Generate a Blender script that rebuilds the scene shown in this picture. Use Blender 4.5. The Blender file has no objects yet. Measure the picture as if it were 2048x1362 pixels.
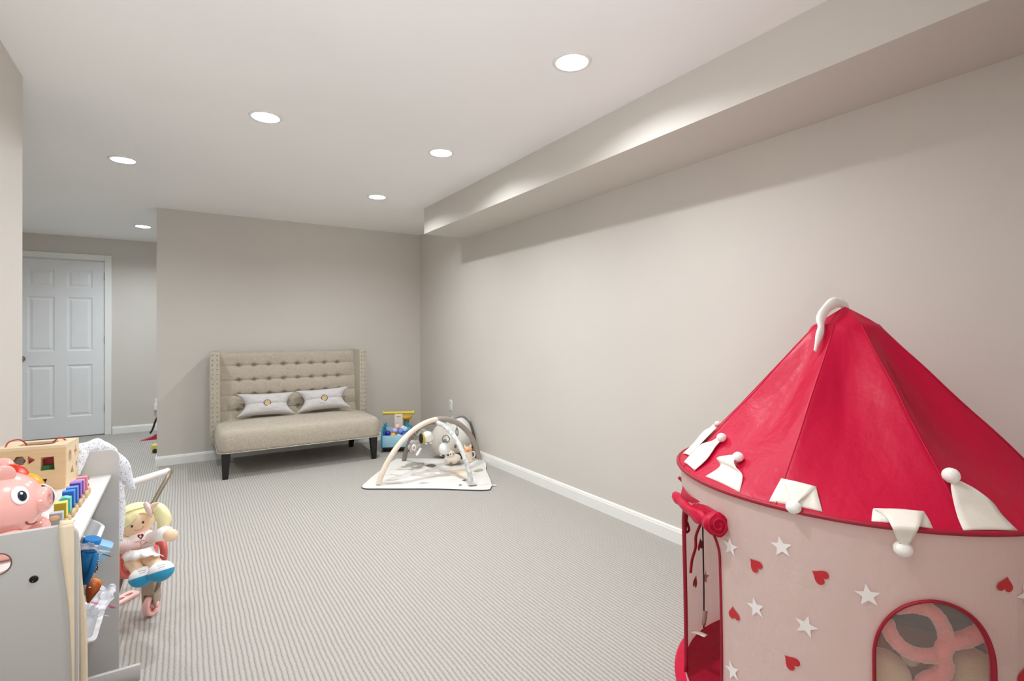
import bpy, bmesh, math, random
from mathutils import Vector, Matrix, noise
random.seed(7)
PI = math.pi
sc = bpy.context.scene
COL = sc.collection

# ------------------------------------------------------------------ camera
H = 1.183
F_PX, CX0, CY0 = 1031.13, 1024.0, 659.18
AX = Vector((0.84159124, -0.54009194, -0.00498733))
AY = Vector((0.00079660, -0.00799262, 0.99996774))
AF = Vector((0.54011438, 0.84156807, 0.00629628))
cam_d = bpy.data.cameras.new('camera'); cam = bpy.data.objects.new('camera', cam_d); COL.objects.link(cam)
cam_d.sensor_width = 36.0; cam_d.lens = F_PX / 2048 * 36.0
cam_d.shift_x = 0.0; cam_d.shift_y = -(681.0 - CY0) / 2048
cam_d.clip_start = 0.05
m = Matrix((AX, AY, -AF)).transposed().to_4x4(); m.translation = Vector((0, 0, H))
cam.matrix_world = m
sc.camera = cam

# ------------------------------------------------------------------ world, exposure
w = bpy.data.worlds.new('world'); sc.world = w; w.use_nodes = True
w.node_tree.nodes['Background'].inputs[0].default_value = (0.93, 0.97, 1.0, 1)
w.node_tree.nodes['Background'].inputs[1].default_value = 0.25      # fill light added through the open side of the room behind the camera
sc.view_settings.view_transform = 'Standard'
sc.view_settings.look = 'None'
sc.view_settings.gamma = 1.0
sc.view_settings.use_curve_mapping = False
sc.view_settings.exposure = 0.12
sc.cycles.max_bounces = 10; sc.cycles.diffuse_bounces = 7; sc.cycles.transparent_max_bounces = 12
sc.cycles.caustics_reflective = False; sc.cycles.caustics_refractive = False
sc.cycles.sample_clamp_indirect = 6.0
LAMP_W = 16.5          # watts of each ceiling can
CEIL_FILL_W = 34.0         # unseen fill lamp added behind the camera, bounced off the ceiling
LAMPS = [(1.393, 1.69, 1.0), (1.388, 2.985, 1.0), (1.384, 4.235, 1.0), (0.376, 2.98, 1.0), (0.376, 1.15, 0.95), (-0.319, 4.205, 1.0), (-0.338, 6.686, 1.65), (-1.65, 5.4, 1.0)]  # includes unseen cans added to brighten the tent and the hall

fl = bpy.data.lights.new('added_ceiling_fill', 'AREA'); fl.shape = 'DISK'; fl.size = 0.5; fl.energy = CEIL_FILL_W; fl.color = (0.91, 0.965, 1.0)
flo = bpy.data.objects.new('added_ceiling_fill', fl); COL.objects.link(flo); flo.location = (-0.15, -0.35, 0.95)
flo.rotation_euler = (math.radians(180 - 17), 0, 0)     # pointing up and a little into the room

# ------------------------------------------------------------------ room numbers
C = 2.327; XR = 2.343; XS = 1.8805; ZS = 2.0955; YB = 5.629; XC = -0.1845; YF = 7.7586; BT = 0.0857; YE = 4.4174
XL = -0.589; YL = 3.077

def ray(px, py): return AX * ((px - CX0) / F_PX) + AY * ((CY0 - py) / F_PX) + AF
def at(px, py, axis, val):
    d = ray(px, py); o = Vector((0, 0, H)); t = (val - o[axis]) / d[axis]; return o + d * t

# ------------------------------------------------------------------ helpers
def s2l(c):
    c = c / 255.0
    return c / 12.92 if c <= 0.04045 else ((c + 0.055) / 1.055) ** 2.4
def rgb(r, g, b): return (s2l(r), s2l(g), s2l(b), 1.0)

class NT:
    """tiny node builder"""
    def __init__(s, name):
        s.m = bpy.data.materials.new(name); s.m.use_nodes = True; s.t = s.m.node_tree; s.t.nodes.clear()
        s.out = s.n('ShaderNodeOutputMaterial'); s.b = s.n('ShaderNodeBsdfPrincipled'); s.l(s.b.outputs[0], s.out.inputs[0])
    def n(s, k, **kw):
        x = s.t.nodes.new(k)
        for a, v in kw.items(): setattr(x, a, v)
        return x
    def l(s, a, b): s.t.links.new(a, b)
    def val(s, sock, v):
        if isinstance(v, bpy.types.NodeSocket): s.l(v, sock)
        else: sock.default_value = v
    def math(s, op, a, b=None, c=None):
        x = s.n('ShaderNodeMath', operation=op); s.val(x.inputs[0], a)
        if b is not None: s.val(x.inputs[1], b)
        if c is not None: s.val(x.inputs[2], c)
        return x.outputs[0]
    def obj(s): return s.n('ShaderNodeTexCoord').outputs['Object']
    def noise(s, vec, scale, detail=3, rough=0.5, out='Fac'):
        x = s.n('ShaderNodeTexNoise'); s.l(vec, x.inputs['Vector']); x.inputs['Scale'].default_value = scale
        x.inputs['Detail'].default_value = detail; x.inputs['Roughness'].default_value = rough; return x.outputs[out]
    def ramp(s, fac, stops):
        x = s.n('ShaderNodeValToRGB'); e = x.color_ramp.elements
        while len(e) < len(stops): e.new(0.5)
        for i, (p, c) in enumerate(stops): e[i].position = p; e[i].color = c
        s.val(x.inputs[0], fac); return x.outputs[0]
    def mix(s, fac, a, b):
        x = s.n('ShaderNodeMix', data_type='RGBA'); s.val(x.inputs[0], fac); s.val(x.inputs[6], a); s.val(x.inputs[7], b); return x.outputs[2]
    def bump(s, h, strength=0.2, dist=0.002):
        x = s.n('ShaderNodeBump'); x.inputs['Strength'].default_value = strength; x.inputs['Distance'].default_value = dist
        s.val(x.inputs['Height'], h); s.l(x.outputs[0], s.b.inputs['Normal'])
    def set(s, **kw):
        for k, v in kw.items(): s.val(s.b.inputs[k.replace('_', ' ')], v)
        return s.m

def plain(name, col, rough=0.5, vary=0.04, scale=8.0, bump=0.0, bscale=60.0, metal=0.0, spec=0.5, sheen=0.0, sss=0.0):
    t = NT(name); o = t.obj(); f = t.noise(o, scale)
    a = tuple(max(0, c * (1 - vary)) for c in col[:3]) + (1,); b = tuple(min(1, c * (1 + vary)) for c in col[:3]) + (1,)
    t.set(Base_Color=t.ramp(f, [(0.3, a), (0.7, b)]), Roughness=rough, Metallic=metal, Specular_IOR_Level=spec)
    if sheen: t.set(Sheen_Weight=sheen, Sheen_Roughness=0.5)
    if sss: t.set(Subsurface_Weight=sss); t.b.inputs['Subsurface Scale'].default_value = 0.01
    if bump: t.bump(t.noise(o, bscale, 4), bump, 0.002)
    return t.m

def link(name, me, mat, parent=None, smooth=True, auto=None):
    o = bpy.data.objects.new(name, me); COL.objects.link(o)
    mats = mat if isinstance(mat, (list, tuple)) else [mat]
    for x in mats: me.materials.append(x)
    if smooth:
        for p in me.polygons: p.use_smooth = True
    if parent is not None: o.parent = parent
    return o

def bobj(name, bm, mat, parent=None, smooth=True, loc=None, sharp=None):
    bmesh.ops.recalc_face_normals(bm, faces=bm.faces)
    me = bpy.data.meshes.new(name); bm.to_mesh(me); bm.free()
    o = link(name, me, mat, parent, smooth)
    if smooth and sharp is not None: me.set_sharp_from_angle(angle=math.radians(sharp))
    if loc is not None: o.location = loc
    return o

def empty(name, loc=(0, 0, 0), rz=0.0, rot=None):
    o = bpy.data.objects.new(name, None); COL.objects.link(o); o.location = loc
    o.rotation_euler = rot if rot else (0, 0, rz); o.empty_display_size = 0.05
    return o
def tag(o, label, cat, group=None, kind=None):
    o['label'] = label; o['category'] = cat
    if group: o['group'] = group
    if kind: o['kind'] = kind
    return o
def struct(o): o['kind'] = 'structure'; return o

def add_box(bm, lo, hi, bev=0.0, seg=2, mi=0):
    r = bmesh.ops.create_cube(bm, size=1.0); vs = r['verts']
    c = [(a + b) / 2 for a, b in zip(lo, hi)]; d = [abs(b - a) for a, b in zip(lo, hi)]
    for v in vs: v.co = Vector((c[0] + v.co.x * d[0], c[1] + v.co.y * d[1], c[2] + v.co.z * d[2]))
    fs = set(f for v in vs for f in v.link_faces)
    for f in fs: f.material_index = mi
    if bev > 0:
        es = list(set(e for v in vs for e in v.link_edges))
        bmesh.ops.bevel(bm, geom=es, offset=min(bev, min(d) * 0.49), segments=seg, profile=0.5, affect='EDGES', clamp_overlap=True)
    return vs
def box(name, lo, hi, mat, parent=None, bev=0.0, seg=2, smooth=None):
    bm = bmesh.new(); add_box(bm, lo, hi, bev, seg)
    return bobj(name, bm, mat, parent, smooth=(bev > 0) if smooth is None else smooth, sharp=50)

def grid_faces(nu, nv, closed_u=False, closed_v=False):
    fs = []
    for i in range(nu if closed_u else nu - 1):
        for j in range(nv if closed_v else nv - 1):
            a = i * nv + j; b = ((i + 1) % nu) * nv + j; c = ((i + 1) % nu) * nv + (j + 1) % nv; d = i * nv + (j + 1) % nv
            fs.append((a, b, c, d))
    return fs

def add_surf(bm, fn, nu, nv, cu=False, cv=False, mi=0):
    """fn(u,v) u,v in 0..1"""
    vs = []
    for i in range(nu):
        for j in range(nv):
            vs.append(bm.verts.new(fn(i / (nu if cu else nu - 1), j / (nv if cv else nv - 1))))
    out = []
    for f in grid_faces(nu, nv, cu, cv):
        try:
            x = bm.faces.new([vs[k] for k in f]); x.material_index = mi; out.append(x)
        except ValueError: pass
    return vs, out

def frames(pts):
    """parallel transport frames along a list of points"""
    n = len(pts); T = []
    for i in range(n):
        a = pts[max(0, i - 1)]; b = pts[min(n - 1, i + 1)]; t = (b - a)
        T.append(t.normalized() if t.length > 1e-9 else Vector((0, 0, 1)))
    ref = Vector((0, 0, 1)) if abs(T[0].z) < 0.9 else Vector((1, 0, 0))
    N = [(ref - T[0] * ref.dot(T[0])).normalized()]
    for i in range(1, n):
        v = N[-1] - T[i] * N[-1].dot(T[i])
        N.append(v.normalized() if v.length > 1e-6 else N[-1])
    return T, N, [t.cross(v) for t, v in zip(T, N)]

def catmull(P, n=8, closed=False):
    P = [Vector(p) for p in P]; out = []
    m = len(P); rng = range(m) if closed else range(m - 1)
    for i in rng:
        p0 = P[(i - 1) % m] if closed or i > 0 else P[0] * 2 - P[1]
        p1 = P[i]; p2 = P[(i + 1) % m]
        p3 = P[(i + 2) % m] if closed or i + 2 < m else P[-1] * 2 - P[-2]
        for k in range(n):
            t = k / n
            out.append(0.5 * ((2 * p1) + (p2 - p0) * t + (2 * p0 - 5 * p1 + 4 * p2 - p3) * t * t + (3 * p1 - p0 - 3 * p2 + p3) * t ** 3))
    if not closed: out.append(P[-1])
    return out

def add_tube(bm, pts, rad, seg=12, caps=True, closed=False, flat=1.0, mi=0, rfn=None):
    """rad float / list; flat scales the second axis"""
    pts = [Vector(p) for p in pts]; n = len(pts)
    T, N, B = frames(pts)
    if closed:
        for i in range(n):
            t = (pts[(i + 1) % n] - pts[i - 1]).normalized(); T[i] = t
        ref = N[0]
        for i in range(n):
            v = ref - T[i] * ref.dot(T[i]); N[i] = v.normalized(); B[i] = T[i].cross(N[i]); ref = N[i]
    rings = []
    for i in range(n):
        r = rad[i] if isinstance(rad, (list, tuple)) else rad
        ring = []
        for k in range(seg):
            a = 2 * PI * k / seg; rr = r * (rfn(i / (n - 1), a) if rfn else 1)
            ring.append(bm.verts.new(pts[i] + N[i] * (rr * math.cos(a)) + B[i] * (rr * flat * math.sin(a))))
        rings.append(ring)
    for i in range(n if closed else n - 1):
        A = rings[i]; Bq = rings[(i + 1) % n]
        for k in range(seg):
            f = bm.faces.new((A[k], A[(k + 1) % seg], Bq[(k + 1) % seg], Bq[k])); f.material_index = mi
    if caps and not closed:
        f = bm.faces.new(rings[0][::-1]); f.material_index = mi
        f = bm.faces.new(rings[-1]); f.material_index = mi
    return rings
def tube(name, pts, rad, mat, parent=None, **kw):
    bm = bmesh.new(); add_tube(bm, pts, rad, **kw); return bobj(name, bm, mat, parent, sharp=60)

def add_lathe(bm, prof, seg=32, M=None, mi=0, a0=0.0, a1=2 * PI):
    """prof: list of (r,z)"""
    full = abs(a1 - a0 - 2 * PI) < 1e-6; n = seg if full else seg + 1
    M = M or Matrix.Identity(4); cols = []
    for k in range(n):
        a = a0 + (a1 - a0) * k / seg; col = []
        for (r, z) in prof: col.append((r * math.cos(a), r * math.sin(a), z))
        cols.append(col)
    poles = {}
    vs = []
    for k in range(n):
        row = []
        for j, (r, z) in enumerate(prof):
            if r < 1e-7:
                if j not in poles: poles[j] = bm.verts.new(M @ Vector((0, 0, z)))
                row.append(poles[j])
            else: row.append(bm.verts.new(M @ Vector(cols[k][j])))
        vs.append(row)
    for k in range(seg if full else seg):
        A = vs[k]; Bq = vs[(k + 1) % n]
        for j in range(len(prof) - 1):
            q = []
            for v in (A[j], Bq[j], Bq[j + 1], A[j + 1]):
                if v not in q: q.append(v)
            if len(q) >= 3:
                try: f = bm.faces.new(q); f.material_index = mi
                except ValueError: pass
def lathe(name, prof, mat, parent=None, seg=32, M=None, loc=None, sharp=40):
    bm = bmesh.new(); add_lathe(bm, prof, seg, M); return bobj(name, bm, mat, parent, loc=loc, sharp=sharp)

def add_ball(bm, c, r, u=20, v=12, M=None, mi=0, fn=None):
    """ellipsoid; r float or 3-vector"""
    r = (r, r, r) if not hasattr(r, '__len__') else r
    x = bmesh.ops.create_uvsphere(bm, u_segments=u, v_segments=v, radius=1.0)
    fs = set()
    for q in x['verts']:
        p = q.co.copy()
        if fn: p = p * fn(p)
        p = Vector((p.x * r[0], p.y * r[1], p.z * r[2]))
        if M: p = M @ p
        q.co = p + Vector(c); fs.update(q.link_faces)
    for f in fs: f.material_index = mi
    return x['verts']
def ball(name, c, r, mat, parent=None, u=24, v=14, M=None, fn=None):
    bm = bmesh.new(); add_ball(bm, c, r, u, v, M, fn=fn); return bobj(name, bm, mat, parent)

def rotm(axis, deg): return Matrix.Rotation(math.radians(deg), 4, axis)
def align(d, up=(0, 0, 1)):
    """matrix taking +Z to direction d"""
    return Vector(d).to_track_quat('Z', 'Y').to_matrix().to_4x4()

def add_prism(bm, poly, depth, M=None, mi=0, bev=0.0, z0=0.0):
    """extrude 2-D poly (x,y) from z0 by depth, then M"""
    M = M or Matrix.Identity(4)
    a = [bm.verts.new(Vector((x, y, z0))) for x, y in poly]; b = [bm.verts.new(Vector((x, y, z0 + depth))) for x, y in poly]
    n = len(poly); fs = [bm.faces.new(a[::-1]), bm.faces.new(b)]
    for i in range(n): fs.append(bm.faces.new((a[i], a[(i + 1) % n], b[(i + 1) % n], b[i])))
    for f in fs: f.material_index = mi
    if bev:
        es = [e for f in fs[:2] for e in f.edges]
        r = bmesh.ops.bevel(bm, geom=es, offset=bev, segments=2, profile=0.5, affect='EDGES', clamp_overlap=True)
    vs = set(v for v in a + b if v.is_valid)
    if bev: vs |= set(r['verts'])
    for v in vs: v.co = M @ v.co
    return vs
def prism(name, poly, depth, mat, parent=None, M=None, bev=0.0, z0=0.0, smooth=True):
    bm = bmesh.new(); add_prism(bm, poly, depth, M, bev=bev, z0=z0); return bobj(name, bm, mat, parent, smooth=smooth, sharp=35)

def holed_plate(bm, outer, holes, z0, z1, M=None, mi=0):
    """plate between z0 and z1 with outline outer and holes (2-D loops)"""
    M = M or Matrix.Identity(4); loops = [outer] + list(holes); sets = []
    for z in (z0, z1):
        es = []; ls = []
        for L in loops:
            vs = [bm.verts.new((x, y, z)) for x, y in L]; ls.append(vs)
            for i in range(len(vs)): es.append(bm.edges.new((vs[i], vs[(i + 1) % len(vs)])))
        r = bmesh.ops.triangle_fill(bm, use_beauty=True, use_dissolve=False, edges=es)
        for f in r['geom']:
            if isinstance(f, bmesh.types.BMFace): f.material_index = mi
        sets.append(ls)
    for A, B in zip(*sets):
        for i in range(len(A)):
            f = bm.faces.new((A[i], A[(i + 1) % len(A)], B[(i + 1) % len(A)], B[i])); f.material_index = mi
    allv = [v for ls in sets for L in ls for v in L]
    for v in allv: v.co = M @ v.co
def circ(cx, cy, rx, n=32, ry=None, ph=0.0):
    ry = ry or rx
    return [(cx + rx * math.cos(2 * PI * i / n + ph), cy + ry * math.sin(2 * PI * i / n + ph)) for i in range(n)]
def rrect(x0, y0, x1, y1, r, n=6):
    out = []
    for cx, cy, a in ((x1 - r, y1 - r, 0), (x0 + r, y1 - r, 90), (x0 + r, y0 + r, 180), (x1 - r, y0 + r, 270)):
        for k in range(n + 1):
            t = math.radians(a + 90 * k / n); out.append((cx + r * math.cos(t), cy + r * math.sin(t)))
    return out
def copy_tree(o, parent=None):
    c = o.copy(); COL.objects.link(c)
    if parent is not None: c.parent = parent
    for ch in list(o.children): copy_tree(ch, c)
    return c

# ------------------------------------------------------------------ materials of the room
def wall_mat(name, col):
    t = NT(name); o = t.obj(); f = t.noise(o, 1.3, 3)
    a = tuple(c * 0.97 for c in col[:3]) + (1,)
    t.set(Base_Color=t.ramp(f, [(0.35, a), (0.65, col)]), Roughness=0.55, Specular_IOR_Level=0.25)
    t.bump(t.noise(o, 260, 3), 0.06, 0.001); return t.m
M_wall = wall_mat('greige_paint', rgb(212, 207, 200))
M_ceil = wall_mat('ceiling_paint', rgb(250, 250, 250))
M_trim = plain('white_trim_paint', rgb(238, 238, 235), 0.35, 0.01)
def carpet_mat():
    t = NT('ribbed_carpet'); o = t.obj(); sp = t.n('ShaderNodeSeparateXYZ'); t.l(o, sp.inputs[0])
    x, y = sp.outputs[0], sp.outputs[1]
    wob = t.math('MULTIPLY', t.math('SUBTRACT', t.noise(o, 5.0, 2), 0.5), 0.010)
    wob2 = t.math('MULTIPLY', t.math('SUBTRACT', t.noise(o, 60.0, 2), 0.5), 0.006)
    xx = t.math('ADD', x, t.math('ADD', wob, wob2))
    rib = t.math('MULTIPLY_ADD', t.math('SINE', t.math('MULTIPLY', xx, 2 * PI / 0.0175)), 0.5, 0.5)
    yy = t.math('ADD', y, t.math('MULTIPLY', t.math('SUBTRACT', t.noise(o, 45.0, 2), 0.5), 0.012))
    loop = t.math('MULTIPLY_ADD', t.math('SINE', t.math('MULTIPLY', yy, 2 * PI / 0.0085)), 0.5, 0.5)
    fine = t.noise(o, 420, 3, 0.7)
    hgt = t.math('ADD', t.math('MULTIPLY', t.math('POWER', rib, 0.42), 0.55), t.math('ADD', t.math('MULTIPLY', loop, 0.16), t.math('MULTIPLY', fine, 0.40)))
    big = t.noise(o, 2.2, 3)
    col = t.ramp(hgt, [(0.10, rgb(106, 98, 88)), (0.42, rgb(160, 155, 148)), (0.95, rgb(194, 191, 186))])
    col = t.mix(t.math('MULTIPLY', big, 0.22), col, rgb(172, 167, 160))
    t.set(Base_Color=col, Roughness=0.95, Specular_IOR_Level=0.1, Sheen_Weight=0.15)
    t.bump(hgt, 0.55, 0.006); return t.m
M_carpet = carpet_mat()

# ------------------------------------------------------------------ room shell
YN = -0.75                    # where the side walls stop behind the camera; left open there for the fill light
struct(box('floor', (-2.75, -2.2, -0.06), (XR + 0.12, YF + 0.12, 0.0), M_carpet))
bm = bmesh.new()
holes = [circ(x, y, 0.0665, 40) for x, y, s in LAMPS]
holed_plate(bm, [(-2.75, -2.2), (XR + 0.12, -2.2), (XR + 0.12, YF + 0.12), (-2.75, YF + 0.12)], holes, C, C + 0.02)
struct(bobj('ceiling', bm, M_ceil, smooth=False))
struct(box('wall_right', (XR, -0.12, 0), (XR + 0.12, YF + 0.12, C + 0.02), M_wall))
struct(box('wall_back', (XC, YB, 0), (XR, YB + 0.12, C), M_wall))
struct(box('wall_left', (XL - 0.12, YN, 0), (XL, YL, C), M_wall))
struct(box('light_block_wall', (0.38, -0.12, 0), (XR, 0.0, C), M_wall))  # unseen wall added to keep light off the right wall's near end
struct(box('ceiling_soffit', (XS, 0.0, ZS), (XR, YE, C), M_wall))
DX0, DX1 = -1.56, -0.762       # door opening on the far wall
bm = bmesh.new()
holed_plate(bm, [(-2.75, 0), (DX0 - 0.0, 0), (DX0, 2.06), (DX1, 2.06), (DX1, 0), (0.9, 0), (0.9, C), (-2.75, C)], [], 0, 0.12,
            Matrix(((1, 0, 0, 0), (0, 0, 1, YF), (0, 1, 0, 0), (0, 0, 0, 1))))
struct(bobj('wall_far', bm, M_wall, smooth=False))
struct(box('wall_side_room', (0.9, YB + 0.12, 0), (1.02, YF + 0.12, C), M_wall))
struct(box('wall_hall_left', (-2.87, -0.75, 0), (-2.75, YF + 0.12, C), M_wall))

def baseboard(name, p, q, n):
    """p,q floor points at the wall face, n = direction into the room"""
    p = Vector(p); q = Vector(q); n = Vector(n); bm = bmesh.new()
    prof = [(0, 0), (0.0135, 0), (0.0135, 0.066), (0.0105, 0.071), (0.0105, 0.076), (0.0065, BT - 0.002), (0.004, BT), (0, BT)]
    A = [bm.verts.new((p + n * a).to_tuple()[:2] + (z,)) for a, z in prof]; B = [bm.verts.new((q + n * a).to_tuple()[:2] + (z,)) for a, z in prof]
    k = len(prof)
    for i in range(k): bm.faces.new((A[i], A[(i + 1) % k], B[(i + 1) % k], B[i]))
    bm.faces.new(A[::-1]); bm.faces.new(B)
    return struct(bobj(name, bm, M_trim, smooth=False))
baseboard('baseboard_right', (XR, 0.0, 0), (XR, YB - 0.0135, 0), (-1, 0, 0))
baseboard('baseboard_back', (XC - 0.0135, YB, 0), (XR, YB, 0), (0, -1, 0))
baseboard('baseboard_end', (XC, YB, 0), (XC, YB + 0.12, 0), (-1, 0, 0))
baseboard('baseboard_far', (DX1 + 0.07, YF, 0), (0.9, YF, 0), (0, -1, 0))
baseboard('baseboard_left', (XL, YN, 0), (XL, YL, 0), (1, 0, 0))

# ------------------------------------------------------------------ ceiling cans (real recesses)
M_lens = NT('lamp_lens'); M_lens.set(Base_Color=(1, 1, 1, 1), Emission_Color=(1.0, 0.985, 0.95, 1), Emission_Strength=6.0); M_lens = M_lens.m
can_labels = ['recessed ceiling light nearest the camera, closest to the soffit', 'recessed ceiling light in the row beside the soffit, between the nearest and the farthest',
              'recessed ceiling light farthest along the row beside the soffit', 'large recessed ceiling light standing alone in the middle of the ceiling',
              'unseen recessed ceiling light added to brighten the play tent, closest to the organizer', 'recessed ceiling light above the passage beside the left wall end',
              'small recessed ceiling light in the hall in front of the white door', 'unseen recessed ceiling light added behind the left wall end to brighten the hall']
bm = bmesh.new(); add_lathe(bm, [(0.062, 0.004), (0.064, -0.003), (0.080, -0.003), (0.083, 0.0), (0.0665, 0.0), (0.0665, 0.055), (0.0655, 0.055), (0.062, 0.004)], 48)
ring_me = bobj('trim_ring', bm, M_trim)
bm = bmesh.new(); add_lathe(bm, [(0.0, 0.030), (0.030, 0.0305), (0.058, 0.033), (0.0645, 0.036), (0.0645, 0.04), (0.0, 0.04)], 48)
lens_me = bobj('lens', bm, M_lens)
proto = [ring_me, lens_me]
for i, (x, y, k) in enumerate(LAMPS):
    e = empty('recessed_light', (x, y, C)); tag(e, can_labels[i], 'ceiling light')
    for p in proto:
        o = p if i == 0 else p.copy()
        if i: COL.objects.link(o)
        o.parent = e
    ld = bpy.data.lights.new('can_lamp', 'AREA'); ld.shape = 'DISK'; ld.size = 0.118; ld.energy = LAMP_W * k
    ld.color = (0.945, 0.975, 1.0) if i < 6 else (0.88, 0.95, 1.0)
    lo = bpy.data.objects.new('can_lamp', ld); COL.objects.link(lo); lo.location = (0, 0, 0.027); lo.parent = e
# ------------------------------------------------------------------ six panel door in the far wall
door = struct(empty('door_1', ((DX0 + DX1) / 2, YF, 0)))
M_door = plain('white_door_paint', rgb(232, 234, 236), 0.4, 0.01)
M_nickel = plain('satin_nickel', rgb(170, 165, 158), 0.3, 0.02, metal=1.0)
dw = DX1 - DX0; hw = dw / 2
bm = bmesh.new(); T = 0.035
xs = [-hw + 0.004, -hw + 0.115, -0.055, 0.055, hw - 0.115, hw - 0.004]
zs = [0.012, 0.24, 0.84, 1.00, 1.62, 1.73, 1.935, 2.045]
zp = [(1, 2), (3, 4), (5, 6)]; xp = [(1, 2), (3, 4)]
DY = 0.012
def q(a, b, c, d): bm.faces.new([bm.verts.new(v) for v in (a, b, c, d)])
for i in range(5):
    for j in range(7):
        x0, x1, z0, z1 = xs[i], xs[i + 1], zs[j], zs[j + 1]
        if (i in (1, 3)) and (j in (1, 3, 5)):
            R = [(0, DY), (0.012, DY + 0.010), (0.022, DY + 0.010), (0.045, DY + 0.002)]
            for (a, ya), (b, yb) in zip(R, R[1:]):
                c0 = [(x0 + a, ya, z0 + a), (x1 - a, ya, z0 + a), (x1 - a, ya, z1 - a), (x0 + a, ya, z1 - a)]
                c1 = [(x0 + b, yb, z0 + b), (x1 - b, yb, z0 + b), (x1 - b, yb, z1 - b), (x0 + b, yb, z1 - b)]
                for k in range(4): q(c0[k], c0[(k + 1) % 4], c1[(k + 1) % 4], c1[k])
            q(*c1)
        else: q((x0, DY, z0), (x1, DY, z0), (x1, DY, z1), (x0, DY, z1))
X0, X1, Z0, Z1 = xs[0], xs[-1], zs[0], zs[-1]
for a, b in (((X0, Z0), (X1, Z0)), ((X1, Z0), (X1, Z1)), ((X1, Z1), (X0, Z1)), ((X0, Z1), (X0, Z0))):
    q((a[0], DY, a[1]), (b[0], DY, b[1]), (b[0], DY + T, b[1]), (a[0], DY + T, a[1]))
q((X0, DY + T, Z0), (X0, DY + T, Z1), (X1, DY + T, Z1), (X1, DY + T, Z0))
bmesh.ops.remove_doubles(bm, verts=bm.verts, dist=1e-5)
bobj('door_panel', bm, M_door, door, smooth=False)
bm = bmesh.new()
for lo, hi in (((-hw - 0.066, -0.018, 0), (-hw + 0.0, 0.0, 2.125)), ((hw - 0.0, -0.018, 0), (hw + 0.066, 0.0, 2.125)), ((-hw, -0.018, 2.06), (hw, 0.0, 2.125)),
               ((-hw, 0.0, 0), (-hw + 0.0025, 0.12, 2.06)), ((hw - 0.0025, 0.0, 0), (hw, 0.12, 2.06)), ((-hw, 0, 2.052), (hw, 0.12, 2.06)),
               ((-hw, DY + T, 0), (-hw + 0.02, 0.12, 2.06)), ((hw - 0.02, DY + T, 0), (hw, 0.12, 2.06))):
    add_box(bm, lo, hi, 0.003, 1)
bobj('door_frame', bm, M_trim, door, sharp=40)
for z in (0.28, 1.08, 1.83):
    h = lathe('hinge', [(0, 0), (0.006, 0), (0.006, 0.09), (0, 0.09)], M_nickel, door, 12, loc=(hw - 0.001, 0.003, z))
lathe('door_knob', [(0.0, 0.062), (0.018, 0.06), (0.027, 0.048), (0.024, 0.034), (0.011, 0.026), (0.011, 0.008), (0.031, 0.006), (0.031, 0.0), (0, 0)], M_nickel, door, 28,
      M=Matrix.Rotation(PI / 2, 4, 'X'), loc=(-1.463 + 0.012 - (DX0 + DX1) / 2 - 0.04, DY, 0.92))

# ================================================================== SETTEE
def settle(e):
    for o in e.children: o.location = Vector(o.location) - Vector(e.location)
def loft(bm, levels, mi=0, cap0=True, cap1=True, n=6):
    """levels: (x0,y0,x1,y1,r,z)"""
    rings = []
    for (x0, y0, x1, y1, r, z) in levels:
        zz = z if callable(z) else (lambda x, y, z=z: z)
        rings.append([bm.verts.new((x, y, zz(x, y))) for x, y in rrect(x0, y0, x1, y1, max(r, 0.0005), n)])
    for A, B in zip(rings, rings[1:]):
        for i in range(len(A)):
            f = bm.faces.new((A[i], A[(i + 1) % len(A)], B[(i + 1) % len(A)], B[i])); f.material_index = mi
    if cap0: bm.faces.new(rings[0][::-1]).material_index = mi
    if cap1: bm.faces.new(rings[-1]).material_index = mi

def linen_mat(name, c, amt=0.10, sc_=1.0):
    t = NT(name); o = t.obj()
    def stretch(s):
        mp = t.n('ShaderNodeMapping'); t.l(o, mp.inputs[0]); mp.inputs['Scale'].default_value = s; return mp.outputs[0]
    a = t.noise(stretch((420 * sc_, 420 * sc_, 30 * sc_)), 1.0, 2); b = t.noise(stretch((35 * sc_, 35 * sc_, 500 * sc_)), 1.0, 2)
    f = t.math('MULTIPLY_ADD', t.math('ADD', a, b), 1.0, -0.5)
    lo = tuple(x * (1 - amt * 2.2) for x in c[:3]) + (1,); hi = tuple(min(1, x * (1 + amt * 1.4)) for x in c[:3]) + (1,)
    t.set(Base_Color=t.ramp(f, [(0.25, lo), (0.75, hi)]), Roughness=0.9, Specular_IOR_Level=0.15, Sheen_Weight=0.2)
    t.bump(f, 0.25, 0.0015); return t.m
M_linen = linen_mat('taupe_linen', rgb(184, 174, 158))
M_blackwood = plain('black_wood', rgb(24, 21, 20), 0.35, 0.1)
M_nail = plain('nickel_nailhead', rgb(190, 186, 180), 0.25, 0.02, metal=1.0)

sofa = empty('settee', (0.915, 5.15, 0)); tag(sofa, 'taupe linen settee with button tufted back, studded wings and black tapered legs', 'settee')
X0, X1 = 0.250, 1.585
bm = bmesh.new()
def seat_lv(i, z, r=0.075): return (X0 + i, 4.755 + i, X1 - i, 5.47 - i * 0.3, max(r - i * 0.6, 0.01), z)
L = [seat_lv(0.012, 0.216), seat_lv(0.003, 0.220), seat_lv(0, 0.24), seat_lv(-0.004, 0.30), seat_lv(0, 0.345), seat_lv(0.006, 0.368), seat_lv(0.018, 0.386), seat_lv(0.036, 0.397)]
crown = lambda x, y: 0.397 + 0.022 * max(0, 1 - ((x - 0.915) / 0.66) ** 4) * max(0, 1 - ((y - 5.1) / 0.36) ** 4)
for k in (0.07, 0.11, 0.16, 0.22, 0.28, 0.33): L.append((X0 + k, 4.755 + k, X1 - k, 5.47 - k * 0.3, 0.03, crown))
loft(bm, L)
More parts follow.
